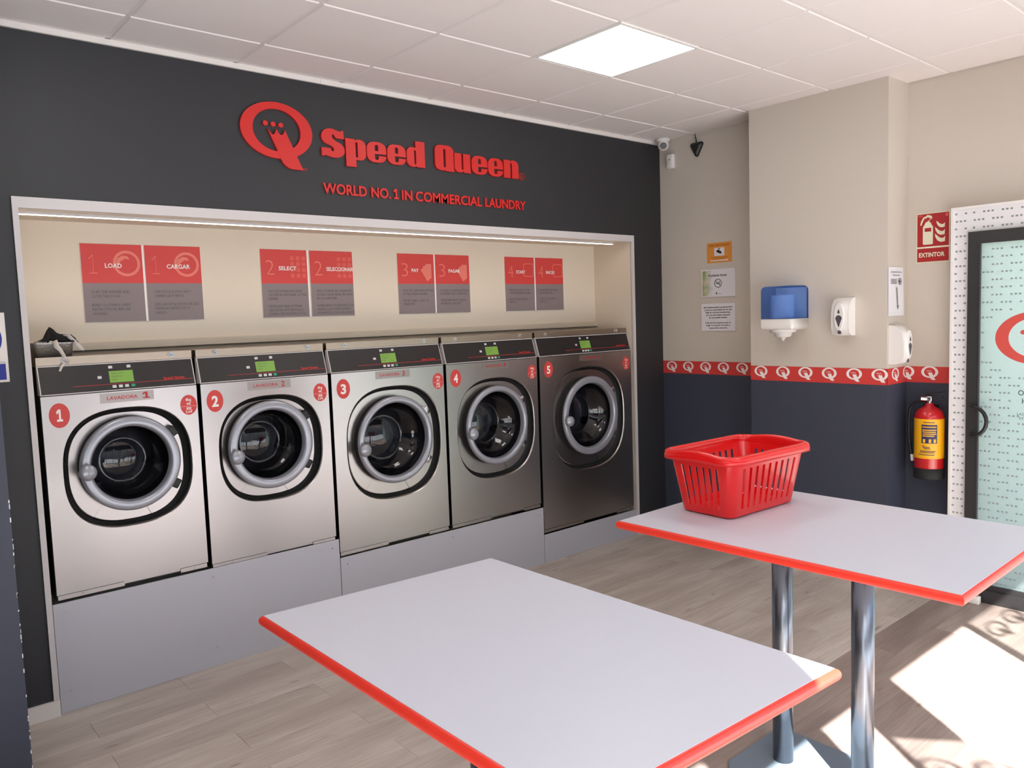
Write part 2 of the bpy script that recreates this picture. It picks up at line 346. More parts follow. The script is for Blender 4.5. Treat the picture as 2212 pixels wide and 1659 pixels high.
ceiling = struct(MB().box(XL, XR, YF, 0.02, H + .035, H + .10).build('ceiling', 'tile'))
GX, GY = 0.5453, -0.3533
xs_c = [XL] + [GX + .6 * i for i in range(-4, 7)] + [XR]; ys_c = [0.0] + [GY - .6 * j for j in range(7)] + [YF]
for y in ys_c[1:-1]: MB().box(XL, XR, y - .011, y + .011, H + .005, H + .03).build('grid_bar', 'tbar', ceiling)
for x in xs_c[1:-1]: MB().box(x - .011, x + .011, YF, 0, H + .0055, H + .0305).build('grid_bar', 'tbar', ceiling)
tile_mesh = {}
for i in range(len(xs_c) - 1):
    for j in range(len(ys_c) - 1):
        x0, x1, y1, y0 = xs_c[i], xs_c[i + 1], ys_c[j], ys_c[j + 1]
        if any(abs(x0 - (GX + .6 * a)) < .01 and abs(y1 - (GY - .6 * c)) < .01 for a, c in ((3, 1), (-1, 1), (-1, 4), (3, 4))): continue
        w, d = round(x1 - x0 - .015, 4), round(y1 - y0 - .015, 4)
        if (w, d) not in tile_mesh:
            b = MB(); e = .006
            b.add([(0, 0, .02), (w, 0, .02), (w, d, .02), (0, d, .02), (0, 0, .006), (w, 0, .006), (w, d, .006), (0, d, .006), (e, e, 0), (w - e, e, 0), (w - e, d - e, 0), (e, d - e, 0)],
                  [(0, 1, 2, 3), (8, 9, 10, 11)] + [(k, (k + 1) % 4, 4 + (k + 1) % 4, 4 + k) for k in range(4)] + [(4 + k, 4 + (k + 1) % 4, 8 + (k + 1) % 4, 8 + k) for k in range(4)])
            tile_mesh[(w, d)] = b.mesh('ceiling_tile', M['tile'])
        o = link(D.objects.new('ceiling_tile', tile_mesh[(w, d)]), ceiling); o.location = (x0 + .0075, y0 + .0075, H)
lt = thing('ceiling_light', 'square white LED panel light set into the tiled ceiling', 'ceiling light', (GX + 2.1, GY - .9, H - .004))
ADDED_PANEL_CELLS = ((-1, 1), (-1, 4), (3, 4))  # unseen extra panels, added to brighten the room
b = MB()
for q in ((-.297, .297, -.297, -.283), (-.297, .297, .283, .297), (-.297, -.283, -.283, .283), (.283, .297, -.283, .283)): b.box(*q, 0, .02)
b.build('frame', 'white', lt)
MB().box(-.283, .283, -.283, .283, .003, .015).build('diffuser', 'panel', lt)
for a, c in ADDED_PANEL_CELLS:
    q = copy_tree(lt); q.location = (GX + .6 * a + .3, GY - .6 * c - .3, H - .004)
    q['label'] = {(-1, 1): 'LED ceiling panel above washing machine 1, outside the picture', (-1, 4): 'LED ceiling panel above the camera by the shop front', (3, 4): 'LED ceiling panel above the farther table by the shop front'}[(a, c)]

# back wall (fascia) with the washer recess
NX0, NX1, NZ, NY = 0.133, 4.195, 2.300, 0.385
struct(MB().box(XL, NX0, 0, .12, 0, H + .02).box(NX1, XR + .1, 0, .12, 0, H + .02).box(NX0, NX1, 0, .12, NZ, H + .02).build('wall_back', 'fascia'))
struct(MB().box(NX0 - .02, NX1 + .02, NY, NY + .05, 0, NZ + .1).build('wall_recess_back', 'cream'))
struct(MB().box(NX0 - .02, NX0, 0.121, NY, 0, NZ + .05).box(NX0 - .0, NX0 + .002, .003, NY, 0, NZ).build('wall_recess_left', 'cream'))
struct(MB().box(NX1, NX1 + .02, .121, NY, 0, NZ + .05).box(NX1 - .002, NX1, .003, NY, 0, NZ).build('wall_recess_right', 'cream'))
struct(MB().box(NX0, NX1, .003, NY, NZ - .002, NZ + .05).build('wall_recess_top', 'cream'))
tr = D.objects.new('trim_1', None); link(tr); struct(tr)
MB().box(.109, NX0, -.014, .01, .075, 2.348).build('frame_upright', 'trimgrey', tr)
MB().box(NX1, 4.222, -.014, .01, .0, 2.348).build('frame_upright', 'trimgrey', tr)
MB().box(NX0, NX1, -.014, .01, NZ, 2.348).build('frame_head', 'trimgrey', tr)
struct(MB().box(XL, 1.62, -.014, 0, H - .026, H).box(1.622, XR, -.014, 0, H - .026, H).build('trim_2', 'tbar'))
struct(MB().box(NX0 + .003, NX1 - .003, .36, NY, 1.66, 1.697).build('trim_3', 'cream'))
struct(MB().box(XL, .133, -.016, -.001, 0, .075).build('baseboard_back', 'skirting'))
struct(MB().box(4.223, XR, -.016, -.001, 0, .075).build('baseboard_corner', 'skirting'))
# right side: recess wall, pier, door wall
struct(MB().box(XR, XR + .12, -2.30, 0.12, 0, H + .02).box(XR, XR + .12, YF, -2.30, 2.30, H + .02).build('wall_right', 'twotone'))
struct(MB().box(PX, XR, PY1, PY0, 0, H + .01).build('wall_pier', 'twotone'))
struct(MB().box(PX - .012, PX - .001, PY1 - .012, PY0, 0, .075).box(XR - .012, XR - .001, PY0, -.017, 0, .075).build('baseboard_right', 'skirting'))
struct(MB().box(XL - .1, XL, YF, 0.1, 0, H + .02).build('wall_left', 'twotone'))
np_ = struct(MB().box(XL, -.075, -.60, -.001, 0, H - .03).build('wall_near_pier', 'navy'))
b = MB(); rnd = random.Random(3)
for k in range(30):
    z = .05 + 1.10 * rnd.random() ** 1.3; h_ = .004 + .016 * rnd.random(); w_ = .0012 + .0022 * rnd.random()
    b.box(-.075 - w_, -.0742, -.6008, -.5985, z, z + h_)
stuff(b.build('paint_chips', 'paper', np_))
# red printed border with the white emblems
tb = D.objects.new('trim_4', None); link(tb); struct(tb)
BZ0, BZ1 = 1.263, 1.362
MB().box(XR - .0025, XR - .0004, PY0, -.001, BZ0, BZ1).build('border_strip', 'redprint', tb)
MB().box(PX - .0025, PX - .0004, PY1 - .0025, PY0, BZ0, BZ1).build('border_strip', 'redprint', tb)
MB().box(PX - .0025, XR, PY1 - .0025, PY1 - .0004, BZ0, BZ1).build('border_strip', 'redprint', tb)
MB().box(XR - .0025, XR - .0004, -2.19, PY1 - .003, BZ0, BZ1).build('border_strip', 'redprint', tb)
em = emblem(MB(), 0, .004, .247, .0006).mesh('emblem', M['whiteprint'])
def put_em(loc, rz):
    o = link(D.objects.new('emblem', em), tb); o.location = loc; o.rotation_euler = (0, 0, rz)
for yy in (-.089, -.248, -.410, -.571, -.733): put_em((XR - .0032, yy, 1.318), -PI / 2)
for yy in (-1.057, -1.222, -1.384, -1.547, -1.710, -1.869): put_em((PX - .0032, yy, 1.322), -PI / 2)
put_em((4.406, PY1 - .0032, 1.322), 0)
def half_emblem(keep_right):
    b_ = bmesh.new(); b_.from_mesh(em)
    bmesh.ops.bisect_plane(b_, geom=b_.verts[:] + b_.edges[:] + b_.faces[:], plane_co=(.003, 0, 0), plane_no=(1, 0, 0), clear_outer=not keep_right, clear_inner=keep_right)
    me = D.meshes.new('emblem'); b_.to_mesh(me); b_.free(); me.materials.append(M['whiteprint']); return me
for keep, loc, rz in ((False, (XR - .0065, PY1 - .0032, 1.324), 0), (True, (XR - .0032, PY1 - .0005, 1.324), -PI / 2)):
    o = link(D.objects.new('emblem', half_emblem(keep)), tb); o.location = loc; o.rotation_euler = (0, 0, rz)
for yy in (-2.053, -2.216): put_em((XR - .0032, yy, 1.325), -PI / 2)

# shop front behind the camera: header wall, mullions, glazing
wf = struct(MB().box(XL, .10, YF - .03, YF, 2.27, H + .02).box(.10, .30, YF - .03, YF, 2.50, H + .02).box(.30, XR, YF - .03, YF, 2.27, H + .02).box(.10, .30, YF - .03, YF, 2.27, 2.29).build('wall_front', 'fascia'))  # made-up slot in the header lets a sun spot onto the nearer table
def window(n, x0, x1, z0, z1, pane='clear', bars=()):
    w = D.objects.new('window_%d' % n, None); link(w); struct(w)
    f = MB()
    f.box(x0, x0 + .05, YF - .04, YF - .001, z0, z1).box(x1 - .05, x1, YF - .04, YF - .001, z0, z1).box(x0 + .05, x1 - .05, YF - .04, YF - .001, z0, z0 + .06)
    for q in bars: f.box(q, q + .06, YF - .04, YF - .001, z0 + .06, z1)
    f.build('frame', 'mullion', w)
    MB().quad((x0 + .05, YF - .02, z0 + .06), (x1 - .05, YF - .02, z0 + .06), (x1 - .05, YF - .02, z1), (x0 + .05, YF - .02, z1)).build('pane', pane, w)
    return w
window(1, XL, 0.985, 0, 2.264, bars=(-1.2, -.15))
w2 = window(2, 2.532, 4.45, 0, 2.264)
b = MB()
for r, zz in enumerate((2.10, 1.86)):
    for k in range(8): emblem(b, 2.72 + .24 * k + .12 * (r % 2), zz, .5, .001, YF - .011)
stuff(b.build('film_emblems', 'doorred', w2))
MB().box(2.59, 4.39, YF - .017, YF - .014, 1.72, 2.26).build('film_band', 'shopfilm', w2)
MB().box(2.59, 4.39, YF - .018, YF - .013, 1.66, 1.70).build('film_line', 'mullion', w2)
w3 = D.objects.new('window_3', None); link(w3); struct(w3); w3.location = (1.25, YF - .03, 0); w3.rotation_euler = (0, 0, math.atan2(-.77, .63))
MB().box(0, .31, -.02, .02, 2.06, 2.85).box(0, .03, -.02, .02, 0, 2.06).build('frame', 'mullion', w3)  # unseen top rail made extra tall to block sun from the floor
MB().box(.03, .31, -.004, .004, .0, 2.06).build('film_pane', 'shopfilm', w3)
b = MB()
for r in range(4):
    for k in range(2): emblem(b, .10 + .2 * k + .05 * (r % 2), 1.86 - .26 * r, .4, .001, -.006)
stuff(b.build('film_emblems', 'doorred', w3))
struct(MB().box(-40, 40, -60, YF - .12, -.20, -.05).box(XR + .12, 40, YF - .12, 20, -.20, -.05).build('ground_outside', 'pavement'))
struct(MB().box(-30, 30, -26, -25, -.05, 7.5).build('wall_across_street', 'outer'))

# ------------------------------------------------------------------ washing machines
def squircle_panel(mb, w, z0, z1, cx, cz, a, b, n=2.6):
    N = 72; hole = sell(cx, cz, a, b, n, N); lip = sell(cx, cz, a - .007, b - .007, n, N)
    corners = [(0, z0), (w, z0), (w, z1), (0, z1)]; outer = []
    for px, pz in hole:
        dx, dz = px - cx, pz - cz; t = 1e9
        if dx > 1e-9: t = min(t, (w - cx) / dx)
        if dx < -1e-9: t = min(t, -cx / dx)
        if dz > 1e-9: t = min(t, (z1 - cz) / dz)
        if dz < -1e-9: t = min(t, (z0 - cz) / dz)
        outer.append((cx + dx * t, cz + dz * t))
    for c in corners:
        k = min(range(N), key=lambda i: (outer[i][0] - c[0]) ** 2 + (outer[i][1] - c[1]) ** 2); outer[k] = c
    mb.rings([[(x, 0, z) for x, z in outer], [(x, 0, z) for x, z in hole]], smooth=False)
    mb.rings([[(x, 0, z) for x, z in hole], [(cx + (x - cx) * .995, .0015, cz + (z - cz) * .995) for x, z in hole], [(x, .006, z) for x, z in lip], [(x, .014, z) for x, z in lip]])
    mb.rings([[(x, .02, z) for x, z in outer], [(x, 0, z) for x, z in outer]], smooth=False)
    return mb
def washer(n, x0, x1, zb, op, rg, kg, price, card, label, dark_hinge, num_x, price_x, plate_x, disp_x, lock_x):
    w = x1 - x0; T = thing('washing_machine', label, 'washing machine', (x0, 0, zb))
    Z = lambda z: z - zb
    ocx, ocz, oa, ob = op[0] - x0, Z(op[1]), op[2], op[3]; rcx, rcz, R, r = rg[0] - x0, Z(rg[1]), rg[2], rg[3]
    # cabinet shell behind the front (open to the front around the drum)
    MB().box(.004, .012, .02, .352, 0, Z(1.466)).box(w - .012, w - .004, .02, .352, 0, Z(1.466)).box(.004, w - .004, .062, .352, Z(1.466), Z(1.599)).box(.004, w - .004, .344, .352, 0, Z(1.60)).box(.012, w - .012, .02, .344, 0, .02).build('cabinet', 'black', T)
    squircle_panel(MB(), w - .006, Z(zb + .025), Z(1.466), ocx, ocz, oa, ob).build('front_panel', 'steel', T, (.003, 0, 0))
    N = 72
    og = sell(ocx, ocz, oa - .006, ob - .006, 2.6, N); ig = sell(ocx, ocz, oa - .026, ob - .022, 2.6, N)
    MB().rings([[(x, .012, z) for x, z in og], [(x, .03, z) for x, z in og], [(x, .046, z) for x, z in ig]]).build('door_recess', 'rubber', T)
    # stainless surround from the recess to the door ring, its bottom cover cut off by two seams
    circ = [(rcx + (R - .012) * math.cos(2 * PI * k / N), rcz + (R - .012) * math.sin(2 * PI * k / N)) for k in range(N)]
    lo = [(ocx + (oa - .03) / (oa - .026) * (x - ocx), ocz + (ob - .026) / (ob - .022) * (z - ocz)) for x, z in ig]
    k0, k1 = int(N * .665), int(N * .795)
    def surround(ks, gap):
        m = MB()
        m.rings([[(ig[k % N][0], .047, ig[k % N][1]) for k in ks], [(lo[k % N][0], .039, lo[k % N][1]) for k in ks]], closed=False)
        m.rings([[(lo[k % N][0], .039, lo[k % N][1]) for k in ks], [(lo[k % N][0] * .96 + circ[k % N][0] * .04, .0375, lo[k % N][1] * .96 + circ[k % N][1] * .04) for k in ks]], closed=False)
        m.rings([[(lo[k % N][0] * .96 + circ[k % N][0] * .04, .0375, lo[k % N][1] * .96 + circ[k % N][1] * .04) for k in ks], [(circ[k % N][0], .0375, circ[k % N][1]) for k in ks]], closed=False, smooth=False)
        return m
    surround(list(range(k1, N + k0 + 1)), 0).build('surround', 'steel', T)
    s2 = surround(list(range(k0, k1 + 1)), 0); cxm = sum(v[0] for v in s2.v) / len(s2.v)
    s2.v = [(cxm + (v[0] - cxm) * .985, v[1] + .0015, v[2]) for v in s2.v]; s2.build('access_cover', 'steel', T)
    # door
    c = (rcx, 0, rcz)
    MB().lathe(c, [(R - .001, .05), (R - .001, .034), (R - .004, .030), (R - .004, .012), (R - .0015, .008), (R - .0015, -.001), (R - .012, -.003)], seg=64).build('door_gasket', 'rubber', T)
    MB().lathe(c, [(R - .010, .0), (R - .002, -.002), (R, -.006), (R - .001, -.012), (R - .006, -.020), (R - .014, -.0235), (r + .016, -.0245), (r + .009, -.023), (r + .003, -.017), (r, -.008), (r - .002, .012)], seg=72).build('door_ring', 'ringgrey', T)
    MB().lathe(c, [(r + .001, .006), (r - .006, .022), (r - .012, .045), (r * .80, .085), (r * .76, .088), (r * .64, .150), (r * .60, .155), (r * .56, .152), (r * .45, .145), (r * .3, .138), (r * .15, .134), (.002, .133)], seg=64).build('door_glass', 'bowl', T)
    dr = MB().lathe(c, [(r + .004, .012), (r + .004, .05), (r - .004, .06), (r + .015, .10), (r + .015, .325), (r * .5, .335), (r * .3, .318), (.002, .318)], seg=56).build('drum', 'darksteel', T)
    for k in range(3):
        a = math.radians(100 + 120 * k); ca, sa = math.cos(a), math.sin(a); rr = r - .005
        MB().add([(rcx + (r + .013) * ca - .03 * sa, .12, rcz + (r + .013) * sa + .03 * ca), (rcx + (r + .013) * ca + .03 * sa, .12, rcz + (r + .013) * sa - .03 * ca), (rcx + (rr - .03) * ca, .13, rcz + (rr - .03) * sa),
                  (rcx + (r + .013) * ca - .03 * sa, .31, rcz + (r + .013) * sa + .03 * ca), (rcx + (r + .013) * ca + .03 * sa, .31, rcz + (r + .013) * sa - .03 * ca), (rcx + (rr - .03) * ca, .30, rcz + (rr - .03) * sa)],
                 [(0, 1, 2), (3, 5, 4), (0, 2, 5, 3), (1, 4, 5, 2), (0, 3, 4, 1)]).build('lifter', 'darksteel', dr)
    ka = math.radians(kg); kx, kz = rcx + (R + r) / 2 * math.cos(ka), rcz + (R + r) / 2 * math.sin(ka); s = R / .227
    kb = MB().cyl((kx, -.018, kz), (kx, -.034, kz), .018 * s ** .3, .02 * s ** .3, 20).lathe((kx, -.052, kz), [(.001, .024), (.018, .021), (.031, .014), (.038, .003), (.038, -.006), (.032, -.015), (.020, -.021), (.001, -.0235)], seg=28)
    kb.build('door_knob', 'ringgrey', T)
    for sgn in (1, -1):
        a = math.radians(33 * sgn); hx, hz = rcx + (R + .004) * math.cos(a), rcz + (R + .004) * math.sin(a)
        hb = MB().rbox(-.020, .026, -.008, .036, -.024, .024, .006, 2).rbox(-.034, .0, -.012, .01, -.016, .016, .005, 2)
        o = hb.build('hinge', 'black' if dark_hinge else 'chrome', T); o.location = (hx, 0, hz); o.rotation_euler = (0, -a, 0)
    # slanted control panel with display and buttons
    zc, zt, yt = Z(1.470), Z(1.602), .040
    sl = lambda z: (z - zc) / (zt - zc) * yt
    cp = MB().add([(.004, .0, zc), (w - .004, .0, zc), (w - .004, yt, zt), (.004, yt, zt), (.004, .06, zc), (w - .004, .06, zc), (w - .004, .06, zt), (.004, .06, zt)],
             [(0, 1, 2, 3), (0, 4, 5, 1), (1, 5, 6, 2), (2, 6, 7, 3), (3, 7, 4, 0)]).build('control_panel', 'trimgrey', T)
    P = lambda x, z, d: (x, sl(z) - d * .957, z - d * .29)
    def slq(x0_, x1_, z0_, z1_, d): return MB().add([P(x0_, z0_, d), P(x1_, z0_, d), P(x1_, z1_, d), P(x0_, z1_, d), P(x0_, z0_, 0), P(x1_, z0_, 0), P(x1_, z1_, 0), P(x0_, z1_, 0)], [(0, 1, 2, 3), (0, 4, 5, 1), (1, 5, 6, 2), (2, 6, 7, 3), (3, 7, 4, 0)])
    slq(.009, w - .009, zc + .0055, zt - .0045, .002).build('black_fascia', 'panelblack', cp)
    dx = disp_x - x0; dz = Z(1.509)
    slq(dx, dx + .106, dz, dz + .054, .0035).build('display', 'lcd', cp)
    b = MB()
    for q in range(3): b.add(*[(lambda v, f: ([P(x_, z_, .0042) for x_, _, z_ in v], f))(*text(['SELECT CYCLE', 'LAVADO 30', 'START'][q], dx + .01, dz + .040 - .014 * q, h=.006))][0])
    stuff(b.build('display_text', 'inkgrey', cp))
    for bx, bz, mt in ((.010, .073, 'btn'), (.091, .073, 'btn'), (-.042, .028, 'btn'), (.016, -.018, 'btn'), (.044, -.018, 'btn'), (.071, -.018, 'btn'), (.099, -.018, 'btngreen')):
        slq(dx + bx - .0085, dx + bx + .0085, dz + bz - .006, dz + bz + .006, .0045).build('button', mt, cp)
    slq(dx - .158, w - .012, Z(1.5015), Z(1.5035), .0026).build('red_line', 'darkredprint', cp)
    v, f = text('Speed Queen', w - .155, Z(1.507), w=.100, h=.012, bold=.02)
    MB().add([P(x_, z_, .003) for x_, _, z_ in v], f).build('lettering', 'red', cp)
    # steel rim with two cylinder locks
    MB().box(.003, w - .003, yt, .058, Z(1.604), Z(1.641)).box(.003, w - .003, .058, .35, Z(1.600), Z(1.641)).build('top_rim', 'steeltop', T)
    for lx in lock_x:
        lk = MB().cyl((lx - x0, yt + .001, Z(1.624)), (lx - x0, yt - .006, Z(1.624)), .0135, .0125, 20).cyl((lx - x0, yt - .006, Z(1.624)), (lx - x0, yt - .008, Z(1.624)), .009, .008, 16).build('lock', 'chrome', T)
        MB().box(lx - x0 - .005, lx - x0 + .005, yt - .0086, yt - .0078, Z(1.6225), Z(1.6255)).build('key_slot', 'black', lk)
    # bottom flange
    MB().box(.008, w * .42, .004, .012, Z(zb), Z(zb + .020)).box(w * .80, w - .008, .004, .012, Z(zb), Z(zb + .020)).box(.008, w - .008, .012, .02, Z(zb + .008), Z(zb + .024)).build('bottom_flange', 'steel', T)
    for fx in (.11, w - .07): MB().cyl((fx, .004, .010), (fx, .0005, .010), .005, .004, 10).build('screw', 'chrome', T)
    # stickers
    nx = num_x - x0; st = MB().add(*shape([ell(nx, Z(1.3765), .0425, .0565, 40)], .0008)).build('number_sticker', 'redprint', T)
    v, f = text(str(n), nx, Z(1.3765) - .027, w=(.026 if n == 1 else .034), h=.054, bold=.035, align='C', res=4, y=-.0012); MB().add(v, f).build('numeral', 'whiteprint', st)
    qx = price_x - x0; st = MB().add(*shape([ell(qx, Z(1.370), .0405, .050, 36)], .0008)).build('price_sticker', 'redprint', T)
    b = MB()
    for s_, dz_, h_ in ((price[0], .020, .014), (price[1], -.001, .014), (price[2], -.040, .013)): b.add(*text(s_, qx, Z(1.370) + dz_, h=h_, align='C', bold=.015, y=-.0012))
    b.box(qx - .039, qx + .039, -.0016, -.0010, Z(1.3625), Z(1.3635)).box(qx - .011, qx + .011, -.0016, -.0010, Z(1.3465), Z(1.3575)); stuff(b.build('price_text', 'whiteprint', st))
    MB().box(qx - .007, qx + .007, -.0020, -.0016, Z(1.3505), Z(1.3535)).build('card_symbol', 'redprint', st)
    px0 = plate_x - x0; pl = MB().box(px0, px0 + .239, -.0012, .0, Z(1.414), Z(1.460)).build('name_plate', 'plate', T)
    stuff(MB().add(*text('LAVADORA', px0 + .030, Z(1.428), w=.135, h=.017, bold=.01, y=-.0014)).add(*text(str(n), px0 + .186, Z(1.423), h=.030, bold=.02, y=-.0014)).build('plate_text', 'darkredprint', pl))
    return T
washer(1, .155, .848, .529, (.510, 1.101, .289, .287), (.516, 1.117, .227, .178), 183, ('8kg', '4€', '3,6€'), 0, 'stainless front-loading washing machine numbered 1, beside the left frame under the tray', True, .2275, .801, .400, .4515, (.272, .744))
washer(2, .862, 1.577, .512, (1.2265, 1.096, .292, .286), (1.220, 1.116, .237, .186), 190, ('8kg', '4€', '3,6€'), 0, 'stainless front-loading washing machine numbered 2, between machines 1 and 3', True, .9335, 1.522, 1.1095, 1.167, (.963, 1.478))
washer(3, 1.592, 2.378, .412, (2.002, 1.027, .334, .341), (2.003, 1.043, .264, .222), 187, ('14kg', '6€', '5,4€'), 0, 'larger stainless washing machine numbered 3, price sticker reads 14 kg, bright half-and-half reflection', False, 1.668, 2.331, 1.884, 1.935, (1.708, 2.262))
washer(4, 2.394, 3.180, .412, (2.800, 1.021, .336, .336), (2.798, 1.040, .265, .223), 187, ('14kg', '6€', '5,4€'), 0, 'dark-reflecting stainless washing machine numbered 4, between machines 3 and 5', False, 2.470, 3.128, 2.687, 2.738, (2.505, 3.065))
washer(5, 3.196, 4.172, .215, (3.691, .992, .384, .382), (3.698, 1.009, .292, .238), 183, ('22kg', '9€', '8,1€'), 0, 'tallest and widest washing machine, numbered 5, dark steel beside the right frame', False, 3.286, 4.112, 3.606, 3.630, (3.305, 4.050))
# plinth panels under the machines
def plinth(x0, x1, zt, label):
    T = thing('plinth_panel', label, 'panel', (x0, 0, 0)); w = x1 - x0
    MB().box(.001, w - .001, -.004, .0015, .001, zt).build('sheet', 'plinth', T)
    for sx in (.045, .5 * w if w > 1.2 else None, w - .045):
        for sz in (zt - .045, .10 if zt > .3 else None):
            if sx and sz: MB().cyl((sx, -.004, sz), (sx, -.0065, sz), .0055, .004, 10).build('screw', 'chrome', T)
    return T
plinth(.136, 1.5885, .517, 'tall grey plinth panel under washing machines 1 and 2')
plinth(1.5905, 3.1925, .404, 'lower grey plinth panel under washing machines 3 and 4')
plinth(3.1945, 4.193, .205, 'shortest grey plinth panel under the dark washing machine 5')
struct(MB().box(NX0 + .003, NX1 - .003, .20, .38, 0, .2).build('wall_plinth_back', 'black'))  # unseen black block added behind the plinths to stop light leaking

# ------------------------------------------------------------------ recess: light strip, instruction signs, tray
sl_ = thing('strip_light', 'long thin LED light strip under the top of the washer recess', 'light', (.145, .085, NZ - .014))
MB().box(0, 3.94, -.010, .010, 0, .012).build('channel', 'trimgrey', sl_)
MB().box(.004, 3.936, -.0075, .0075, -.003, 0).build('diffuser', 'strip', sl_)

def instr(x0, num, title, lines, icon, label, tw=None):
    first = label.split()[-1] in ('LOAD', 'SELECT', 'PAY', 'START')
    T = thing('instruction_sign', label, 'sign', (x0, NY - .001, 1.799), group='step signs above the washers')
    W_, H_ = .290, .395
    MB().box(-.001, W_ + (.0105 if first else .0025), -.004, 0, -.001, H_ + .001).build('backing', 'whiteprint', T)
    MB().box(0, W_, -.0052, -.004, .197, H_).build('red_half', 'redprint', T)
    MB().box(0, W_, -.0052, -.004, 0, .197).build('grey_half', 'greyprint', T)
    MB().add(*text(num, .030 if num != '1' else .034, .245, w=.05 if num != '1' else .038, h=.093, bold=-.019, res=3, y=-.0056)).build('numeral', 'pinkprint', T)
    MB().add(*text(title, .108, .275, w=tw, h=.023, bold=.02, y=-.0066)).build('title', 'whiteprint', T)
    ic = MB()
    lift = [.0056]
    def sh(sp):
        v, f = shape(sp, .0003); ic.add([(a, b - lift[0], c) for a, b, c in v], f); lift[0] += .0004 if icon == 'notes' else 0
    if icon == 'door':
        sh([ell(.213, .298, .066, .066), ell(.213, .298, .052, .052)]); sh([[(.160, .292), (.168, .322), (.192, .338), (.218, .336), (.228, .318), (.205, .322), (.184, .308), (.174, .288)]])
    if icon == 'keys':
        for a in range(3):
            for c in range(4): sh([rrect(.182 + .037 * a, .207 + .037 * a, .232 + .034 * c, .257 + .034 * c, .006, 2)])
    if icon == 'notes':
        for k, (a0) in enumerate((0, 17, 34)):
            a = math.radians(a0); pts = [(-.0, 0), (.044, 0), (.044, .092), (0, .092)]
            sh([[(.268 + (x - .044) * math.cos(a) - z * math.sin(a), .238 + (x - .044) * math.sin(a) + z * math.cos(a)) for x, z in pts]])
        sh([[(.215, .262), (.268, .238), (.262, .262), (.236, .272)]])
    if icon == 'button': sh([rrect(.180, .284, .252, .350, .02), rrect(.185, .279, .257, .345, .017)])
    ic.build('icon', 'palered' if icon == 'keys' else 'pinkprint', T)
    b = MB(); z = .160
    for ln in lines:
        if ln: b.add(*text(ln, .036, z - .014, w=min(.246, len(ln) * .0095), h=.0145, bold=.0, res=1, y=-.0056))
        z -= .0222
    stuff(b.build('instructions', 'inkgrey', T))
instr(.4505, '1', 'LOAD', ['LOAD THE WASHER AND', 'CLOSE THE DOOR', '', 'READ CLOTHING LABLE', 'INSTRUCTIONS BEFORE', 'WASHING'], 'door', 'red and grey step sign headed 1 LOAD', .08)
instr(.7535, '1', 'CARGAR', ['CARGUE LA LAVADORA Y', 'CIERRE LA PUERTA', '', 'LEA LAS ETIQUETAS DE LAS', 'PRENDAS ANTES DE SU', 'LAVADO'], 'door', 'red and grey step sign headed 1 CARGAR', .122)
instr(1.385, '2', 'SELECT', ['CHOOSE WASHING PROGRAM', 'ON THE FRONT PANEL OF THE', 'WASHER', '', 'DETERGENT AND SOFTENER', 'ARE ADDED AUTOMATICALLY', 'DURING THE WASHING CYCLE'], 'keys', 'red and grey step sign headed 2 SELECT', .112)
instr(1.6935, '2', 'SELECCIONAR', ['SELECCIONE EL PROGRAMA DE', 'LAVADO EN EL PANEL FRONTAL', 'EN LA LAVADORA', '', 'DETERGENTE Y SUAVIZANTE SON', 'AÑADIDOS AUTOMATICAMENTE', 'DURANTE EL CICLO DE LAVADO'], 'keys', 'red and grey step sign headed 2 SELECCIONAR', .183)
instr(2.3155, '3', 'PAY', ['PUSH THE CASHPOINT BUTTON', 'OF THE LOADED WASHER', '', 'PAY BY CARD, COINS OR', 'BANKNOTES'], 'notes', 'red and grey step sign headed 3 PAY', .056)
instr(2.618, '3', 'PAGAR', ['PULSE EN LA CENTRAL DE PAGO', 'EL NÚMERO DE SU LAVADORA', '', 'PAGUE MEDIANTE TARJETA,', 'MONEDAS O BILLETES'], 'notes', 'red and grey step sign headed 3 PAGAR', .097)
instr(3.237, '4', 'START', ['PUSH THE START BUTTON', 'ON THE WASHING MACHINE', '', 'EACH CYCLE LASTS 35', 'MINUTES'], 'button', 'red and grey step sign headed 4 START', .09)
instr(3.5405, '4', 'INICIO', ['PULSE EL BOTÓN START', 'EN LA LAVADORA', '', 'CADA CICLO DURA 35', 'MINUTOS'], 'button', 'red and grey step sign headed 4 INICIO', .09)

T = thing('metal_tray', 'small grey hammered tray standing on top of washing machine 1', 'tray', (.158, .065, 1.6415))
def tray_ring(e, z): return [(x, y, z) for x, y in rrect(-e, .166 + e, -e, .150 + e, .02, 4)]
MB().rings([tray_ring(-.010, .002), tray_ring(-.010, .0005), tray_ring(-.006, .0), tray_ring(0, .060), tray_ring(.004, .066), tray_ring(.001, .066), tray_ring(-.004, .058), tray_ring(-.010, .004)], cap1=True, cap0=True).build('body', 'tray', T)
for k in range(4): MB().box(.012 + .006 * k, .060 + .004 * k, .02 + .03 * k, .034 + .03 * k, .055, .070 + .003 * (k % 2)).build('metal_strip', 'steeltop', T)
T = thing('cleaning_cloth', 'crumpled black cloth with white ties spilling over the small tray', 'cloth', (.158, .065, 1.70))
prof = [(-.000, .0, .012), (.020, .012, .030), (.045, .028, .055), (.060, .066, .030), (.066, .078, .012), (.080, .072, .030), (.100, .050, .045), (.125, .042, .050), (.150, .038, .048), (.168, .024, .040), (.180, .004, .02)]
rr = []
for i, (x, z, hw) in enumerate(prof):
    rr.append([(x + .015 + .006 * math.sin(3 * k + i), .072 + hw * math.cos(2 * PI * k / 14) * (1 + .18 * math.sin(5 * k + i)), max(-.006, z * (.25 + .75 * max(0, math.sin(2 * PI * k / 14))) + .004 * math.sin(4.1 * k + 2 * i))) for k in range(14)])
MB().rings(rr, cap0=True, cap1=True).build('cloth_body', 'cloth', T)
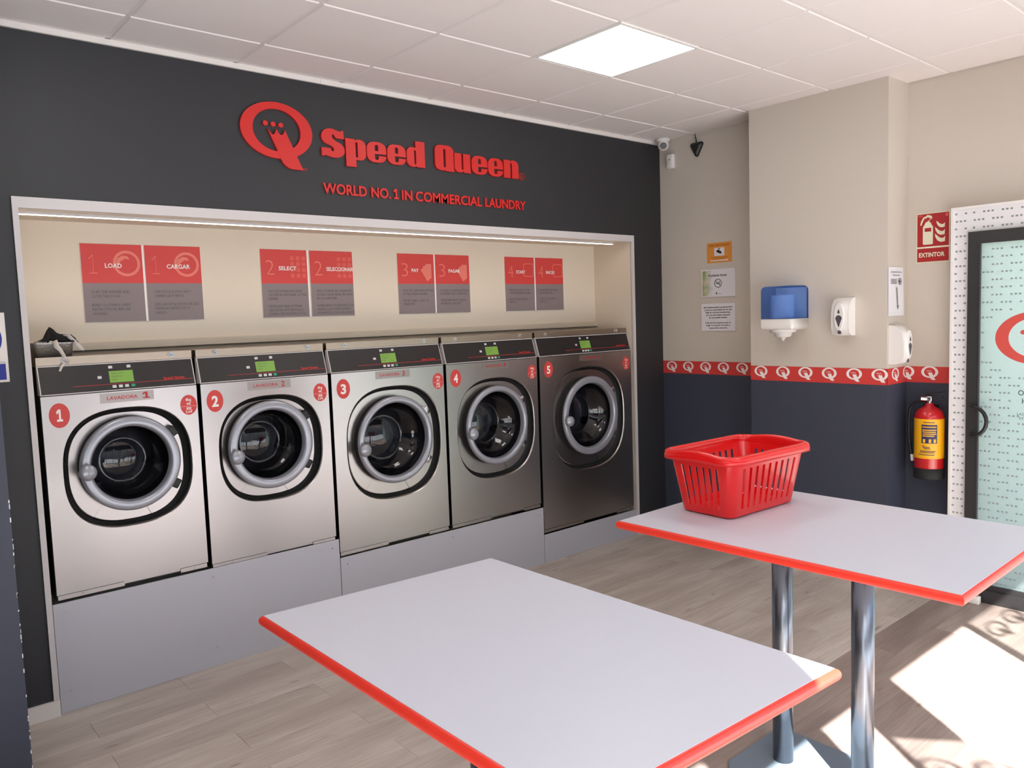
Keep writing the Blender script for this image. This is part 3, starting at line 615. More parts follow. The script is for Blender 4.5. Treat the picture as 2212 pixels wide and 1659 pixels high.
def ribbon(pts, ws, name='white_tie'):
    L_, R_ = [], []
    for i, p in enumerate(pts):
        t = Vector(pts[min(i + 1, len(pts) - 1)]) - Vector(pts[max(i - 1, 0)]); n = Vector((t.z, 0, -t.x)).normalized() * ws[i] / 2
        tw = .004 * math.sin(i * 1.7)
        L_.append(tuple(Vector(p) + n + Vector((0, tw, 0)))); R_.append(tuple(Vector(p) - n - Vector((0, tw, 0))))
    m = MB(); n = len(pts); off = .0012
    m.add(L_ + R_ + [(a, b + off, c) for a, b, c in L_] + [(a, b + off, c) for a, b, c in R_], [(i, i + 1, n + i + 1, n + i) for i in range(n - 1)] + [(2 * n + i, 3 * n + i, 3 * n + i + 1, 2 * n + i + 1) for i in range(n - 1)] + [(i, 2 * n + i, 2 * n + i + 1, i + 1) for i in range(n - 1)], True)
    return m.build(name, 'whitecloth', T)
ribbon([(.098, .000, .018), (.088, -.012, .010), (.090, -.016, -.010), (.104, -.020, -.028), (.113, -.026, -.050), (.118, -.031, -.072), (.108, -.033, -.092), (.098, -.035, -.108), (.090, -.039, -.124)], [.006, .020, .024, .018, .014, .020, .012, .012, .008])
ribbon([(.112, -.034, -.070), (.124, -.037, -.080), (.134, -.040, -.083)], [.012, .018, .012])
ribbon([(.150, .02, .034), (.172, .03, .014), (.184, .03, -.008), (.196, .03, -.020), (.212, .03, -.034)], [.018, .014, .022, .020, .010])
ribbon([(.130, .03, .040), (.150, .024, .036), (.165, .022, .030)], [.004, .012, .006])

# ------------------------------------------------------------------ fascia signs
T = thing('wall_emblem', 'large red oval ring emblem with crown tail on the dark fascia', 'emblem', (EC[0], -.001, EC[1]))
v, f = shape(E_RING, .014); MB().add(v, f).build('ring', 'red', T)
v, f = shape(E_TAIL, .0147); MB().add(v, f).build('tail', 'red', T)
for d in E_DOTS: MB().add(*shape([d], .014)).build('crown_dot', 'red', T)
MB().add(*text('TM', .140, -.194, h=.014, y=0)).build('trademark', 'red', T)

def arc(cx, cz, rx, rz, a0, a1, n=6): return [(cx + rx * math.cos(math.radians(a0 + (a1 - a0) * k / n)), cz + rz * math.sin(math.radians(a0 + (a1 - a0) * k / n))) for k in range(n + 1)]
def g_e():
    o = [(1, .42)] + [(1, .60)] + arc(.62, .66, .38, .34, 0, 90) + arc(.38, .66, .38, .34, 90, 180) + arc(.38, .34, .38, .34, 180, 270) + arc(.62, .34, .38, .34, 270, 360)[:-1] + [(1, .33), (.61, .33), (.61, .22)] + arc(.5, .20, .10, .08, 0, -180, 4) + [(.40, .42)]
    return [o, [(.41, .56), (.41, .80)] + arc(.5, .80, .09, .07, 180, 0, 4) + [(.59, .56)]]
def g_p(): return [[(.02, -.34), (.50, -.34), (.50, .01)] + arc(.70, .30, .30, .30, 270, 360) + arc(.70, .70, .30, .30, 0, 90) + [(.60, 1.0), (.48, .93), (.46, 1.0), (0, 1.0), (0, .93), (.02, .90)], [(.49, .16), (.49, .82)] + arc(.545, .82, .055, .05, 180, 0, 4) + [(.60, .18)] + arc(.545, .17, .055, .05, 0, -180, 4)]
def g_d(): return [[(1, 0), (1, 1.32), (.50, 1.32), (.50, .97)] + arc(.30, .70, .30, .30, 90, 180) + arc(.30, .30, .30, .30, 180, 270) + [(.42, 0), (.54, .06), (.55, 0)], [(.41, .18), (.41, .80)] + arc(.46, .80, .05, .05, 180, 0, 4) + [(.51, .16)] + arc(.46, .17, .05, .05, 0, -180, 4)]
def g_u(): return [[(0, 1), (.43, 1), (.43, .20)] + arc(.485, .20, .055, .06, 180, 360, 4) + [(.54, 1), (.98, 1), (.98, .08), (1, .05), (1, 0), (.57, 0), (.55, .07), (.45, .01)] + arc(.30, .26, .30, .27, 270, 180)]
def g_n(): return [[(0, 0), (.44, 0), (.44, .80)] + arc(.50, .80, .06, .06, 180, 0, 4) + [(.56, 0), (1, 0), (1, .74)] + arc(.70, .74, .30, .27, 0, 90) + [(.60, 1.01), (.47, .93), (.45, 1), (0, 1), (0, .93), (.02, .90)]]
def g_S(): return [[(0, .06), (.05, .02), (.16, .08)] + arc(.55, .34, .45, .35, 260, 360) + arc(.60, .36, .40, .40, 0, 60) + [(.66, .76), (.50, .88), (.46, .98), (.48, 1.08), (.54, 1.08), (.60, .98), (.62, .92), (.99, .92), (.97, 1.31), (.90, 1.31), (.82, 1.25)] + arc(.42, .96, .41, .39, 75, 180) + arc(.42, .92, .41, .36, 180, 235) + [(.38, .56), (.52, .45), (.53, .33), (.47, .27), (.42, .32), (.40, .42), (0, .42)]]
def g_Q(): return [arc(.30, 1.02, .30, .30, 180, 90)[::1] + arc(.68, 1.02, .30, .30, 90, 0) + [(.98, .34), (.98, .14), (1.0, .06), (1.0, -.03), (.60, -.03), (.50, 0)] + arc(.30, .30, .30, .30, 270, 180), [(.44, .22), (.44, 1.08)] + arc(.50, 1.08, .06, .06, 180, 0, 4) + [(.56, .22)] + arc(.50, .22, .06, .06, 0, -180, 4)]
T = thing('wall_lettering', 'large heavy red raised shop name lettering on dark fascia', 'lettering', (1.604, -.001, 2.674))
XH = .116
for g, a, c in ((g_S, 1.604, 1.747), (g_p, 1.752, 1.884), (g_e, 1.890, 2.020), (g_e, 2.027, 2.156), (g_d, 2.163, 2.293), (g_Q, 2.369, 2.514), (g_u, 2.518, 2.646), (g_e, 2.654, 2.784), (g_e, 2.790, 2.916), (g_n, 2.922, 3.052)):
    v, f = shape([[(a - 1.604 + x * (c - a), z * XH) for x, z in sp] for sp in g()], .014); MB().add(v, f).build('letter', 'red', T)
b = MB(); v, f = shape([ell(1.486, .021, .024, .024, 28), ell(1.486, .021, .0205, .0205, 28)], .004); b.add(v, f); b.add(*text('R', 1.486, .010, h=.022, align='C', y=-.001)); b.build('registered_mark', 'red', T)
T = thing('slogan_lettering', 'row of small red raised capital letters under the shop name', 'lettering', (1.603, -.001, 2.474))
for word, a, c in (('WORLD', 0, .276), ('NO.', .306, .438), ('1', .457, .492), ('IN', .516, .590), ('COMMERCIAL', .614, 1.128), ('LAUNDRY', 1.155, 1.508)):
    v, f = text(word, a, 0, w=c - a, h=.058, depth=.010, bold=.021, res=3)
    for iv, jf in islands(v, f): MB().add(iv, jf).build('letter', 'red', T)

T = thing('safety_sign', 'white sign with blue disc and blue panel at left edge of the wall', 'sign', (-.185, -.001, 1.545))
MB().rbox(0, .233, -.003, 0, 0, .302, .002, 1).build('board', 'whiteprint', T)
MB().add(*shape([ell(.1165, .190, .1, .1, 48)], .0006)).build('blue_disc', 'signblue', T).location = (0, -.003, 0)
MB().box(.012, .222, -.0036, -.003, .011, .080).build('blue_panel', 'signblue', T)
stuff(MB().add(*text('USO OBLIGATORIO', .221 - .20, .0835, w=.20, h=.006, y=-.0034)).build('small_text', 'ink', T))

# ------------------------------------------------------------------ corner devices and notices on the right wall
RZ = -PI / 2
T = thing('security_camera', 'small white dome security camera at the ceiling corner', 'camera', (4.485, -.105, H))
MB().lathe((0, 0, 0), [(.001, -.001), (.050, -.001), (.052, -.010), (.046, -.022), (.030, -.026)], 'Z', 32).build('mount', 'plastic', T)
bm = bmesh.new(); bmesh.ops.create_uvsphere(bm, u_segments=28, v_segments=16, radius=.043); bmesh.ops.translate(bm, vec=(0, 0, -.048), verts=bm.verts)
MB().bm(bm, True).build('ball', 'plastic', T)
dv = Vector((-.72, -.62, -.32)).normalized(); p0 = Vector((0, 0, -.048)) + dv * .034
MB().cyl(tuple(p0), tuple(p0 + dv * .012), .026, .023, 24).build('lens', 'lens', T)
T = thing('motion_sensor', 'small white motion sensor box on the wall below the dome camera', 'sensor', (XR - .001, -.092, 2.866), RZ)
MB().rbox(0, .068, -.040, 0, 0, .112, .012, 3).build('body', 'plastic', T)
MB().rbox(.010, .058, -.046, -.036, .008, .056, .006, 2).build('lens_window', 'white', T)
MB().box(.028, .040, -.0412, -.0395, .066, .071).build('indicator', 'darkwin', T)
T = thing('alarm_sounder', 'black pick-shaped device hanging by a cable near the ceiling corner', 'device', (XR - .001, -.361, 2.917), RZ)
tri = []
for cx_, cz_, r_, a0, a1 in ((-.040, .092, .017, 90, 200), (0, .016, .014, 205, 335), (.040, .092, .017, -20, 90)): tri += arc(cx_, cz_, r_, r_, a0, a1, 6)
MB().rings([[(x, 0, z) for x, z in tri], [(x, -.010, z) for x, z in tri], [(x * .9, -.020, .062 + (z - .062) * .92) for x, z in tri], [(x * .55, -.028, .066 + (z - .066) * .6) for x, z in tri]], cap0=True, cap1=True).build('body', 'black', T)
MB().tube([(.0, -.012, .105), (.0, -.012, .125), (-.006, -.014, .150), (-.014, -.010, .172)], [.005, .004, .003, .003], 8).build('cable', 'black', T)

def board(name, label, cat, y_left, z0, w, h, m, d=.003, x=XR - .0005):
    T = thing(name, label, cat, (x, y_left, z0), RZ); MB().box(0, w, -d, 0, 0, h).build('board', m, T); return T
T = board('surveillance_notice', 'orange video surveillance notice, topmost of three on the beige wall', 'notice', -.437, 2.110, .216, .149, 'orange')
MB().add(*text('ZONA VIDEOVIGILADA', .108, .122, w=.18, h=.014, bold=.02, align='C', y=-.0032)).build('title', 'brownprint', T)
MB().box(.066, .154, -.0036, -.003, .050, .110).build('picture_panel', 'paper', T)
b = MB(); v, f = shape([[(.085, .090), (.098, .096), (.128, .080), (.132, .068), (.118, .064), (.088, .078)]], .0005); b.add([(x, y - .0037, z) for x, y, z in v], f); b.box(.106, .111, -.0042, -.0037, .088, .104); b.box(.100, .118, -.0042, -.0037, .102, .106); b.build('camera_symbol', 'ink', T)
b = MB()
for k, (a, c) in enumerate(((.035, .182), (.050, .168))): b.box(a, c, -.0034, -.003, .037 - .010 * k, .040 - .010 * k)
stuff(b.build('small_text', 'brownprint', T))
MB().box(.030, .186, -.0035, -.003, .012, .019).build('white_line', 'paper', T)
T = board('smoking_notice', 'white no-smoking notice with green left edge, middle of three on the wall', 'notice', -.383, 1.852, .303, .212, 'paper', .006)
b = MB().box(.0, .303, -.0066, -.006, 0, .003).box(0, .303, -.0066, -.006, .209, .212).box(0, .003, -.0066, -.006, .003, .209).box(.300, .303, -.0066, -.006, .003, .209); b.build('edging', 'trimgrey', T)
def film_gradient():
    m = D.materials.new('print_green_fade'); m.use_nodes = True; nt = m.node_tree; bs = nt.nodes['Principled BSDF']; N = nt.nodes.new; L = nt.links.new
    tc = N('ShaderNodeTexCoord'); sp = N('ShaderNodeSeparateXYZ'); L(tc.outputs['Object'], sp.inputs[0])
    n = N('ShaderNodeTexNoise'); n.inputs['Scale'].default_value = 22; L(tc.outputs['Object'], n.inputs['Vector'])
    ad = N('ShaderNodeMath'); ad.operation = 'MULTIPLY_ADD'; ad.inputs[1].default_value = .07; L(n.outputs['Fac'], ad.inputs[0]); L(sp.outputs[0], ad.inputs[2])
    mr = N('ShaderNodeMapRange'); mr.inputs['From Min'].default_value = .055; mr.inputs['From Max'].default_value = .14; L(ad.outputs[0], mr.inputs[0])
    r = N('ShaderNodeValToRGB'); r.color_ramp.elements[0].color = lin((126, 160, 92)); r.color_ramp.elements[1].color = lin((186, 178, 120)); L(n.outputs['Fac'], r.inputs[0]); r.color_ramp.elements[0].position = .4; r.color_ramp.elements[1].position = .6
    mx = N('ShaderNodeMix'); mx.data_type = 'RGBA'; mx.inputs[7].default_value = lin((228, 226, 230)); L(mr.outputs[0], mx.inputs[0]); L(r.outputs[0], mx.inputs[6]); L(mx.outputs[2], bs.inputs['Base Color'])
    return m
MB().box(.012, .120, -.0064, -.006, .010, .200).build('green_print', film_gradient(), T)
MB().add(*text('Prohibido fumar', .150, .155, w=.165, h=.018, bold=.02, align='C', y=-.0068)).build('title', 'ink', T)
b = MB()
for sp in ([ell(.152, .103, .033, .033, 32), ell(.152, .103, .0285, .0285, 32)], [[(.130, .100), (.174, .100), (.174, .105), (.130, .105)]], [[(.130, .126), (.127, .123), (.174, .080), (.177, .083)]], [[(.160, .108), (.172, .118), (.169, .121), (.157, .111)]]):
    v, f = shape(sp, .0004); b.add([(x, y - .0067, z) for x, y, z in v], f)
b.build('no_smoking_symbol', 'ink', T)
b = MB().add(*text('sanidad', .150, .022, h=.007, y=-.0067)).box(.133, .139, -.0070, -.0066, .022, .038).box(.139, .144, -.0070, -.0066, .022, .030); stuff(b.build('small_text', 'ink', T))
T = board('terms_notice', 'white notice of printed conditions, lowest of three on the wall', 'notice', -.380, 1.595, .303, .212, 'paper', .006)
MB().box(.0, .303, -.0066, -.006, 0, .003).box(0, .303, -.0066, -.006, .209, .212).box(0, .003, -.0066, -.006, .003, .209).box(.300, .303, -.0066, -.006, .003, .209).build('edging', 'trimgrey', T)
b = MB(); z = .182
for ln, wd in (('Este establecimiento es autoservicio', .255), ('y usted es responsable del uso que', .245), ('haga de nuestras instalaciones,', .22), ('así como del cuidado adecuado', .215), ('de sus prendas textiles.', .165), ('', 0), ('Debe leer las etiquetas antes de', .225), ('elegir el programa de lavado y', .215), ('temperatura adecuada.', .165)):
    if ln: b.add(*text(ln, .1515, z - .006, w=wd, h=.011, bold=.025, align='C', res=1, y=-.0066))
    z -= .0195
stuff(b.build('printed_text', 'ink', T))

# towel dispenser
T = thing('towel_dispenser', 'blue and white centre-pull paper towel dispenser on the beige pier', 'dispenser', (PX - .001, -1.168, 1.600), RZ)
MB().rbox(0, .238, -.200, 0, .010, .082, .022, 4, lambda a, c: not (a.y > -.01 and c.y > -.01) and not (a.z > .08 and c.z > .08)).build('lower_body', 'plastic', T)
MB().lathe((.119, -.11, 0), [(.085, .014), (.080, -.004), (.056, -.010), (.052, -.030), (.044, -.036), (.018, -.040), (.014, -.050), (.010, -.052), (.010, -.060), (.001, -.062)], 'Z', 32).build('nozzle', 'plastic', T)
cv = MB(); cv.rbox(.001, .237, -.199, -.001, .083, .294, .030, 5, lambda a, c: not (a.y > -.01 and c.y > -.01) and not (a.z < .09 and c.z < .09)); cv.build('blue_cover', 'bluecover', T)
rl = MB().cyl((.115, -.11, .086), (.115, -.11, .236), .075, .075, 32).build('paper_roll', 'roll', T)
MB().cyl((.115, -.11, .236), (.115, -.11, .237), .02, .02, 16).build('roll_core', 'darkwin', T)
MB().box(.010, .228, -.01, -.003, .083, .285).build('back_plate', 'plastic', T)

def soap(label, loc, rz, w=.112, h=.236, d=.10):
    T = thing('soap_dispenser', label, 'dispenser', loc, rz)
    prof = [(.0, .0), (.0, -.055), (.012, -.085), (.05, -d), (.14, -d), (.19, -.088), (.225, -.062), (h, -.02), (h, 0)]
    rs = []
    for z, y in prof:
        q = .014
        rs.append([(x, y if abs(y) < .001 else min(y + (0 if q < x < w - q else q * .8), -.001), z) for x in (0, q, w * .3, w * .7, w - q, w)])
    b = MB(); n = 6
    b.rings(rs, closed=False); 
    for side in (0, 5): b.add([r_[side] for r_ in rs], [tuple(range(len(rs)))])
    b.build('body', 'plastic', T)
    def oval(cz, a, bb, y0, y1, k=1.0, pts=None):
        p = pts or ell(w / 2, cz, a, bb, 36); return MB().rings([[(x, y0, z) for x, z in p], [(x, y1, z) for x, z in p], [(w / 2 + (x - w / 2) * .9, y1 - .002, cz + (z - cz) * .95) for x, z in p]], cap1=True)
    oval(.118, .032, .085, -.086, -d - .002).build('push_plate', 'plastic', T)
    tear = [(w / 2 - .002, .055)] + [(w / 2 + .002, .055)] + [(w / 2 + .018, .100)] + arc(w / 2, .108, .021, .020, -10, 190, 10) + [(w / 2 - .018, .100)]
    oval(.09, 0, 0, -.095, -d - .004, pts=tear).build('level_window', 'darkwin', T)
    dp = [(w / 2, .166), (w / 2 + .007, .148)] + arc(w / 2, .146, .008, .008, 0, -180, 6) + [(w / 2 - .007, .148)]
    oval(.15, 0, 0, -.096, -d - .0045, pts=dp).build('drop_mark', 'inkgrey', T)
    MB().lathe((w / 2, 0, .022), [(.001, -.094), (.011, -.094), (.012, -.086), (.012, -.07)], 'Y', 20).build('lock', 'darkwin', T)
    return T
soap('white soap dispenser with dark teardrop window on the pier, beside the towel dispenser', (PX - .001, -1.604, 1.568), RZ)
soap('white soap dispenser seen from its side, under the arrow paper by the door', (4.315, PY1 - .001, 1.390), 0)
T = thing('arrow_notice', 'white paper sheet with a grey downward arrow, above the side soap dispenser', 'notice', (4.302, PY1 - .001, 1.682))
b = MB(); n = 9; b.rings([[(.205 * k / 8, -.002 - .006 * (k / 8) ** 2, 0) for k in range(n)], [(.205 * k / 8, -.002 - .003 * (k / 8) ** 2, .15) for k in range(n)], [(.205 * k / 8, -.0015, .294) for k in range(n)]], closed=False); b.build('sheet', 'paper', T)
b = MB()
for a, c, z in ((.03, .175, .262), (.055, .15, .243), (.03, .11, .218), (.03, .11, .210), (.03, .11, .202), (.03, .11, .194)): b.box(a, c, -.0065, -.006, z, z + .003)
stuff(b.build('printed_lines', 'inkgrey', T))
v, f = shape([[(.098, .172), (.112, .172), (.125, .060), (.138, .064), (.122, .038), (.104, .058), (.116, .060)]], .0006); MB().add([(x, y - .008, z) for x, y, z in v], f).build('arrow', 'dot', T)
v, f = shape([ell(.150, .208, .022, .020), ell(.150, .208, .018, .016)], .0006); v2, f2 = shape([[(.140, .20), (.158, .20), (.154, .216), (.142, .216)]], .0006); MB().add([(x, y - .007, z) for x, y, z in v], f).add([(x, y - .007, z) for x, y, z in v2], f2).build('symbol', 'ink', T)

# extinguisher and its sign
T = board('extinguisher_sign', 'red extinguisher sign with white pictograms beside the glass door', 'sign', -1.968, 1.998, .192, .298, 'luminous', .003)
MB().box(.005, .187, -.0036, -.003, .096, .293).build('picture_field', 'signred', T)
MB().box(.005, .187, -.0036, -.003, .005, .086).build('text_field', 'signred', T)
b = MB()
def pic(sp):
    v, f = shape(sp, .0004); b.add([(x, y - .0038, z) for x, y, z in v], f)
pic([rrect(.038, .096, .108, .222, .008, 3), [(.048, .186), (.086, .186), (.086, .208), (.048, .208)]])
pic([[(.044, .222), (.090, .222), (.084, .236), (.078, .244), (.056, .244), (.050, .236)]]); pic([[(.060, .244), (.074, .244), (.074, .252), (.090, .262), (.086, .268), (.076, .262), (.074, .270), (.062, .272), (.056, .266), (.046, .266), (.034, .240), (.030, .226), (.022, .226), (.026, .248), (.040, .274), (.058, .280), (.060, .286), (.076, .284), (.088, .278), (.092, .268)]])
for dx, dz, s in ((0, 0, 1), (.001, .042, .95), (.008, .086, .82)):
    pic([[(.108 + dx + a * s, .118 + dz + c * s) for a, c in ((-.002, .052), (.003, .030), (.014, .010), (.032, 0), (.056, .002), (.058, .034), (.048, .024), (.036, .023), (.022, .030), (.010, .042))]])
stuff(b.build('pictograms', 'luminous', T))
MB().add(*text('EXTINTOR', .090, .034, w=.148, h=.026, bold=.03, align='C', y=-.0042)).build('lettering', 'luminous', T)
b = MB().box(.009, .036, -.0040, -.0036, .278, .282).box(.009, .036, -.0040, -.0036, .284, .288).box(.166, .182, -.0040, -.0036, .268, .288); stuff(b.build('small_marks', 'palered', T))
T = thing('fire_extinguisher', 'red fire extinguisher with yellow label hanging on the dark wall', 'fire extinguisher', (4.478, -2.088, .690))
c = (0, 0, 0); R_ = .082
MB().lathe(c, [(.001, .008), (R_ - .004, .008), (R_, .016), (R_, .375), (R_ - .004, .395), (R_ - .018, .418), (R_ - .045, .435), (.024, .444), (.022, .458), (.001, .458)], 'Z', 40).build('cylinder', 'exred', T)
MB().lathe(c, [(.001, 0), (R_ + .002, 0), (R_ + .004, .006), (R_ + .003, .066), (R_ + .0005, .066)], 'Z', 40).build('boot', 'rubber', T)
def wrap(a0, a1, z0, z1, rad, n=18):
    return MB().rings([[(rad * math.cos(math.radians(a0 + (a1 - a0) * k / n)), rad * math.sin(math.radians(a0 + (a1 - a0) * k / n)), z) for k in range(n + 1)] for z in (z0, z1)], closed=False)
lb = wrap(110, 300, .128, .368, R_ + .0008, 30).build('label', 'exyellow', T)
wrap(172, 232, .222, .335, R_ + .0014).build('instruction_block', 'exblue', lb)
b = MB()
for z, a0, a1 in ((.318, 176, 228), (.300, 176, 228), (.288, 176, 226), (.276, 178, 228), (.264, 176, 220)): m_ = wrap(a0, a1, z, z + .006, R_ + .002, 10); b.add(m_.v, m_.f)
for a in (178, 200, 218): m_ = wrap(a, a + 9, .226, .248, R_ + .002, 4); b.add(m_.v, m_.f)
stuff(b.build('white_text', 'exyellow', lb))
b = MB()
for z, a0, a1 in ((.346, 178, 222), (.172, 166, 226), (.164, 166, 222), (.150, 160, 222), (.196, 176, 204), (.188, 182, 206), (.204, 176, 184)): m_ = wrap(a0, a1, z, z + .005, R_ + .0016, 10); b.add(m_.v, m_.f)
stuff(b.build('dark_text', 'inkgrey', lb))
MB().cyl((0, 0, .456), (0, 0, .492), .016, .014, 16).rbox(-.016, .016, -.018, .018, .470, .500, .005, 2).cyl((-.012, .012, .482), (-.026, .040, .484), .013, .013, 14).build('valve', 'chrome', T)
MB().rbox(-.010, .010, -.075, .010, .496, .506, .003, 1).build('lever', 'black', T)
MB().add([(-.009, -.085, .528), (.009, -.085, .528), (.009, .02, .504), (-.009, .02, .504), (-.009, -.085, .534), (.009, -.085, .534), (.009, .02, .512), (-.009, .02, .512)], [(0, 1, 2, 3), (4, 5, 6, 7), (0, 1, 5, 4), (1, 2, 6, 5), (2, 3, 7, 6), (3, 0, 4, 7)]).build('carry_handle', 'black', T)
MB().tube([(-.01, .014, .470), (-.018, .075, .462), (-.014, .108, .42), (-.010, .116, .35), (-.008, .116, .25), (-.006, .108, .17), (-.004, .098, .125)], .008, 10).build('hose', 'black', T)
MB().cyl((-.004, .098, .135), (-.004, .096, .095), .011, .009, 12).build('hose_tip', 'plastic', T)
MB().box(.078, .0905, -.02, .02, .25, .44).build('bracket', 'black', T)

# ------------------------------------------------------------------ glass door in the right wall
DX = 4.45
d1 = D.objects.new('door_1', None); link(d1); struct(d1); d1.location = (DX, -2.190, 0); d1.rotation_euler = (0, 0, RZ)
MB().box(.024, .118, 0, XR - DX, 0, 2.288).box(.118, 2.2, 0, XR - DX, 2.147, 2.288).build('casing', 'whitefilm', d1)
MB().box(.022, .036, -.012, XR - DX, 0, 2.294).box(.036, 2.2, -.012, 0, 2.280, 2.294).build('casing_edge', 'white', d1)
MB().box(.118, .180, -.022, .04, .0, 2.147).build('stile', 'doorframe', d1)
MB().box(1.03, 1.10, -.022, .04, .0, 2.147).build('stile', 'doorframe', d1)
MB().box(.180, 1.03, -.022, .04, 2.078, 2.147).build('head_rail', 'doorframe', d1)
MB().box(.180, 1.03, -.022, .04, 0.0, .075).box(.180, 1.03, -.006, .04, .075, .105).build('bottom_rail', 'doorframe', d1)
MB().box(.180, .186, -.028, -.012, .105, 2.078).build('glazing_bead', 'mullion', d1)
MB().quad((.180, .006, .105), (1.03, .006, .105), (1.03, .006, 2.078), (.180, .006, 2.078)).build('film_pane', 'film', d1)
MB().box(1.10, 1.20, 0, XR - DX, 0, 2.147).build('casing', 'whitefilm', d1)
MB().quad((1.20, .02, 0), (2.2, .02, 0), (2.2, .02, 2.147), (1.20, .02, 2.147)).build('film_pane', 'film', d1)
dm = MB()
def dots(x0, x1, z0, z1, y, skip=None):
    ph = 2.2565; r = 0
    z = ph
    while z > z0:
        off = .0975 if r % 2 == 0 else .050; k = -2
        while True:
            gx = off + .0945 * k; k += 1
            if gx > x1: break
            for q in range(3):
                cx = gx + .0215 * q
                if x0 + .006 < cx < x1 - .006 and z0 < z < z1 and not (skip and skip(cx, z)): dm.quad((cx - .006, y, z - .005), (cx + .006, y, z - .005), (cx + .006, y, z + .005), (cx - .006, y, z + .005))
        z -= .0427; r += 1
dots(.038, .118, .03, 2.275, -.0008); dots(.118, 1.3, 2.15, 2.275, -.0008)
sk = lambda x, z: ((x - .458) / .26) ** 2 + ((z - 1.52) / .20) ** 2 < 1 or (.35 < x < .57 and 1.14 < z < 1.26)
dots(.182, 1.03, .11, 2.075, .0050, sk)
stuff(dm.build('dot_pattern', 'dot', d1))
emblem(MB(), .458, 1.542, 1.0, .0008, .0055).build('emblem', 'doorred', d1)
b = MB().add(*text('OPENING', .458, 1.222, w=.165, h=.030, bold=.01, align='C', y=.005)).add(*text('HOURS', .458, 1.176, w=.125, h=.030, bold=.01, align='C', y=.005)).add(*text('LAST WASH MUST', .458, 1.110, w=.17, h=.014, align='C', y=.005)).add(*text('START BEFORE', .458, 1.086, w=.15, h=.014, align='C', y=.005)); b.build('lettering', 'darktext', d1)
def pull(y0, yb):
    pts = [(.160, y0, .985), (.165, yb, .985)] + [(.165 + .075 * math.sin(PI * k / 10), yb, 1.068 - .084 * math.cos(PI * k / 10)) for k in range(1, 10)] + [(.165, yb, 1.151), (.160, y0, 1.151)]
    return MB().tube(pts, .011, 10)
pull(-.020, -.060).build('handle', 'black', d1); pull(.040, .080).build('handle', 'black', d1)
for zz in (.985, 1.151): MB().cyl((.150, -.021, zz), (.150, -.026, zz), .006, .005, 10).build('screw', 'chrome', d1)
T = thing('door_stop', 'little white plastic block on the floor at the door corner', 'door stop', (4.385, -2.385, .0005), RZ)
MB().rbox(-.028, .028, -.02, .02, 0, .045, .005, 2).build('block', 'plastic', T); MB().box(-.012, .012, -.006, .006, .045, .09).build('pin', 'doorframe', T)

# ------------------------------------------------------------------ tables and basket
def table(label, q, poles, base):
    """q: corners far-left, far-right, near-right, near-left (outer edge of the red moulding)"""
    cx = sum(p[0] for p in q) / 4; cy = sum(p[1] for p in q) / 4; zt = .95; th = .030; r = .011
    T = thing('folding_table', label, 'table', (cx, cy, 0), group='laundry folding tables')
    P = [Vector((p[0] - cx, p[1] - cy, 0)) for p in q]
    def inset(d):
        out = []
        for i in range(4):
            a, b_, c_ = P[i - 1], P[i], P[(i + 1) % 4]; e1 = (b_ - a).normalized(); e2 = (c_ - b_).normalized()
            n1 = Vector((e1.y, -e1.x, 0)); n2 = Vector((e2.y, -e2.x, 0)); k = 1 + n1.dot(n2); out.append(b_ + (n1 + n2) / k * d)
        return out
    ins = inset(r); lo = [(v.x, v.y, zt - th) for v in ins]; hi = [(v.x, v.y, zt) for v in ins]
    MB().add(lo + hi, [(0, 1, 2, 3), (4, 5, 6, 7)] + [(k, (k + 1) % 4, 4 + (k + 1) % 4, 4 + k) for k in range(4)]).build('tabletop', 'tabletop', T)
    rings = []
    for k in range(9):
        a = -PI / 2 + PI * k / 8; I = inset(r - r * math.cos(a)); rings.append([(v.x, v.y, zt - th / 2 - .0012 + th / 2 * math.sin(a)) for v in I])
    m = MB(); vs_ = [[rings[k][i] for k in range(9)] for i in range(4)]
    for i in range(4):
        j = (i + 1) % 4
        m.rings([vs_[i], vs_[j]], closed=False)
    m.build('edge_moulding', 'edging', T)
    bx, by, bw, bl = base
    pts = rrect(bx - bw / 2 - cx, bx + bw / 2 - cx, by - bl / 2 - cy, by + bl / 2 - cy, .07, 6)
    MB().rings([[(x, y, .0005) for x, y in pts], [(x, y, .009) for x, y in pts], [(bx - cx + (x - bx + cx) * .985, by - cy + (y - by + cy) * .99, .012) for x, y in pts]], cap0=True, cap1=True, smooth=False).build('base_plate', 'baseplate', T)
    for px, py in poles:
        MB().lathe((px - cx, py - cy, 0), [(.001, .012), (.038, .012), (.038, zt - th - .006), (.001, zt - th - .006)], 'Z', 40).build('pole', 'pole', T)
        MB().box(px - cx - .11, px - cx + .11, py - cy - .11, py - cy + .11, zt - th - .006, zt - th).build('mount_plate', 'doorframe', T)
    return T
table('nearer white-topped folding table with red edge, empty, in the foreground', [(.300, -1.955), (1.090, -2.014), (1.100, -3.226), (.300, -3.185)], [(.697, -2.44), (.697, -2.75)], (.697, -2.595, .42, .59))
table('white-topped folding table with red edge that carries the red basket', [(1.716, -2.012), (2.618, -2.000), (2.620, -3.232), (1.742, -3.250)], [(2.127, -2.480), (2.127, -2.790)], (2.127, -2.635, .42, .59))

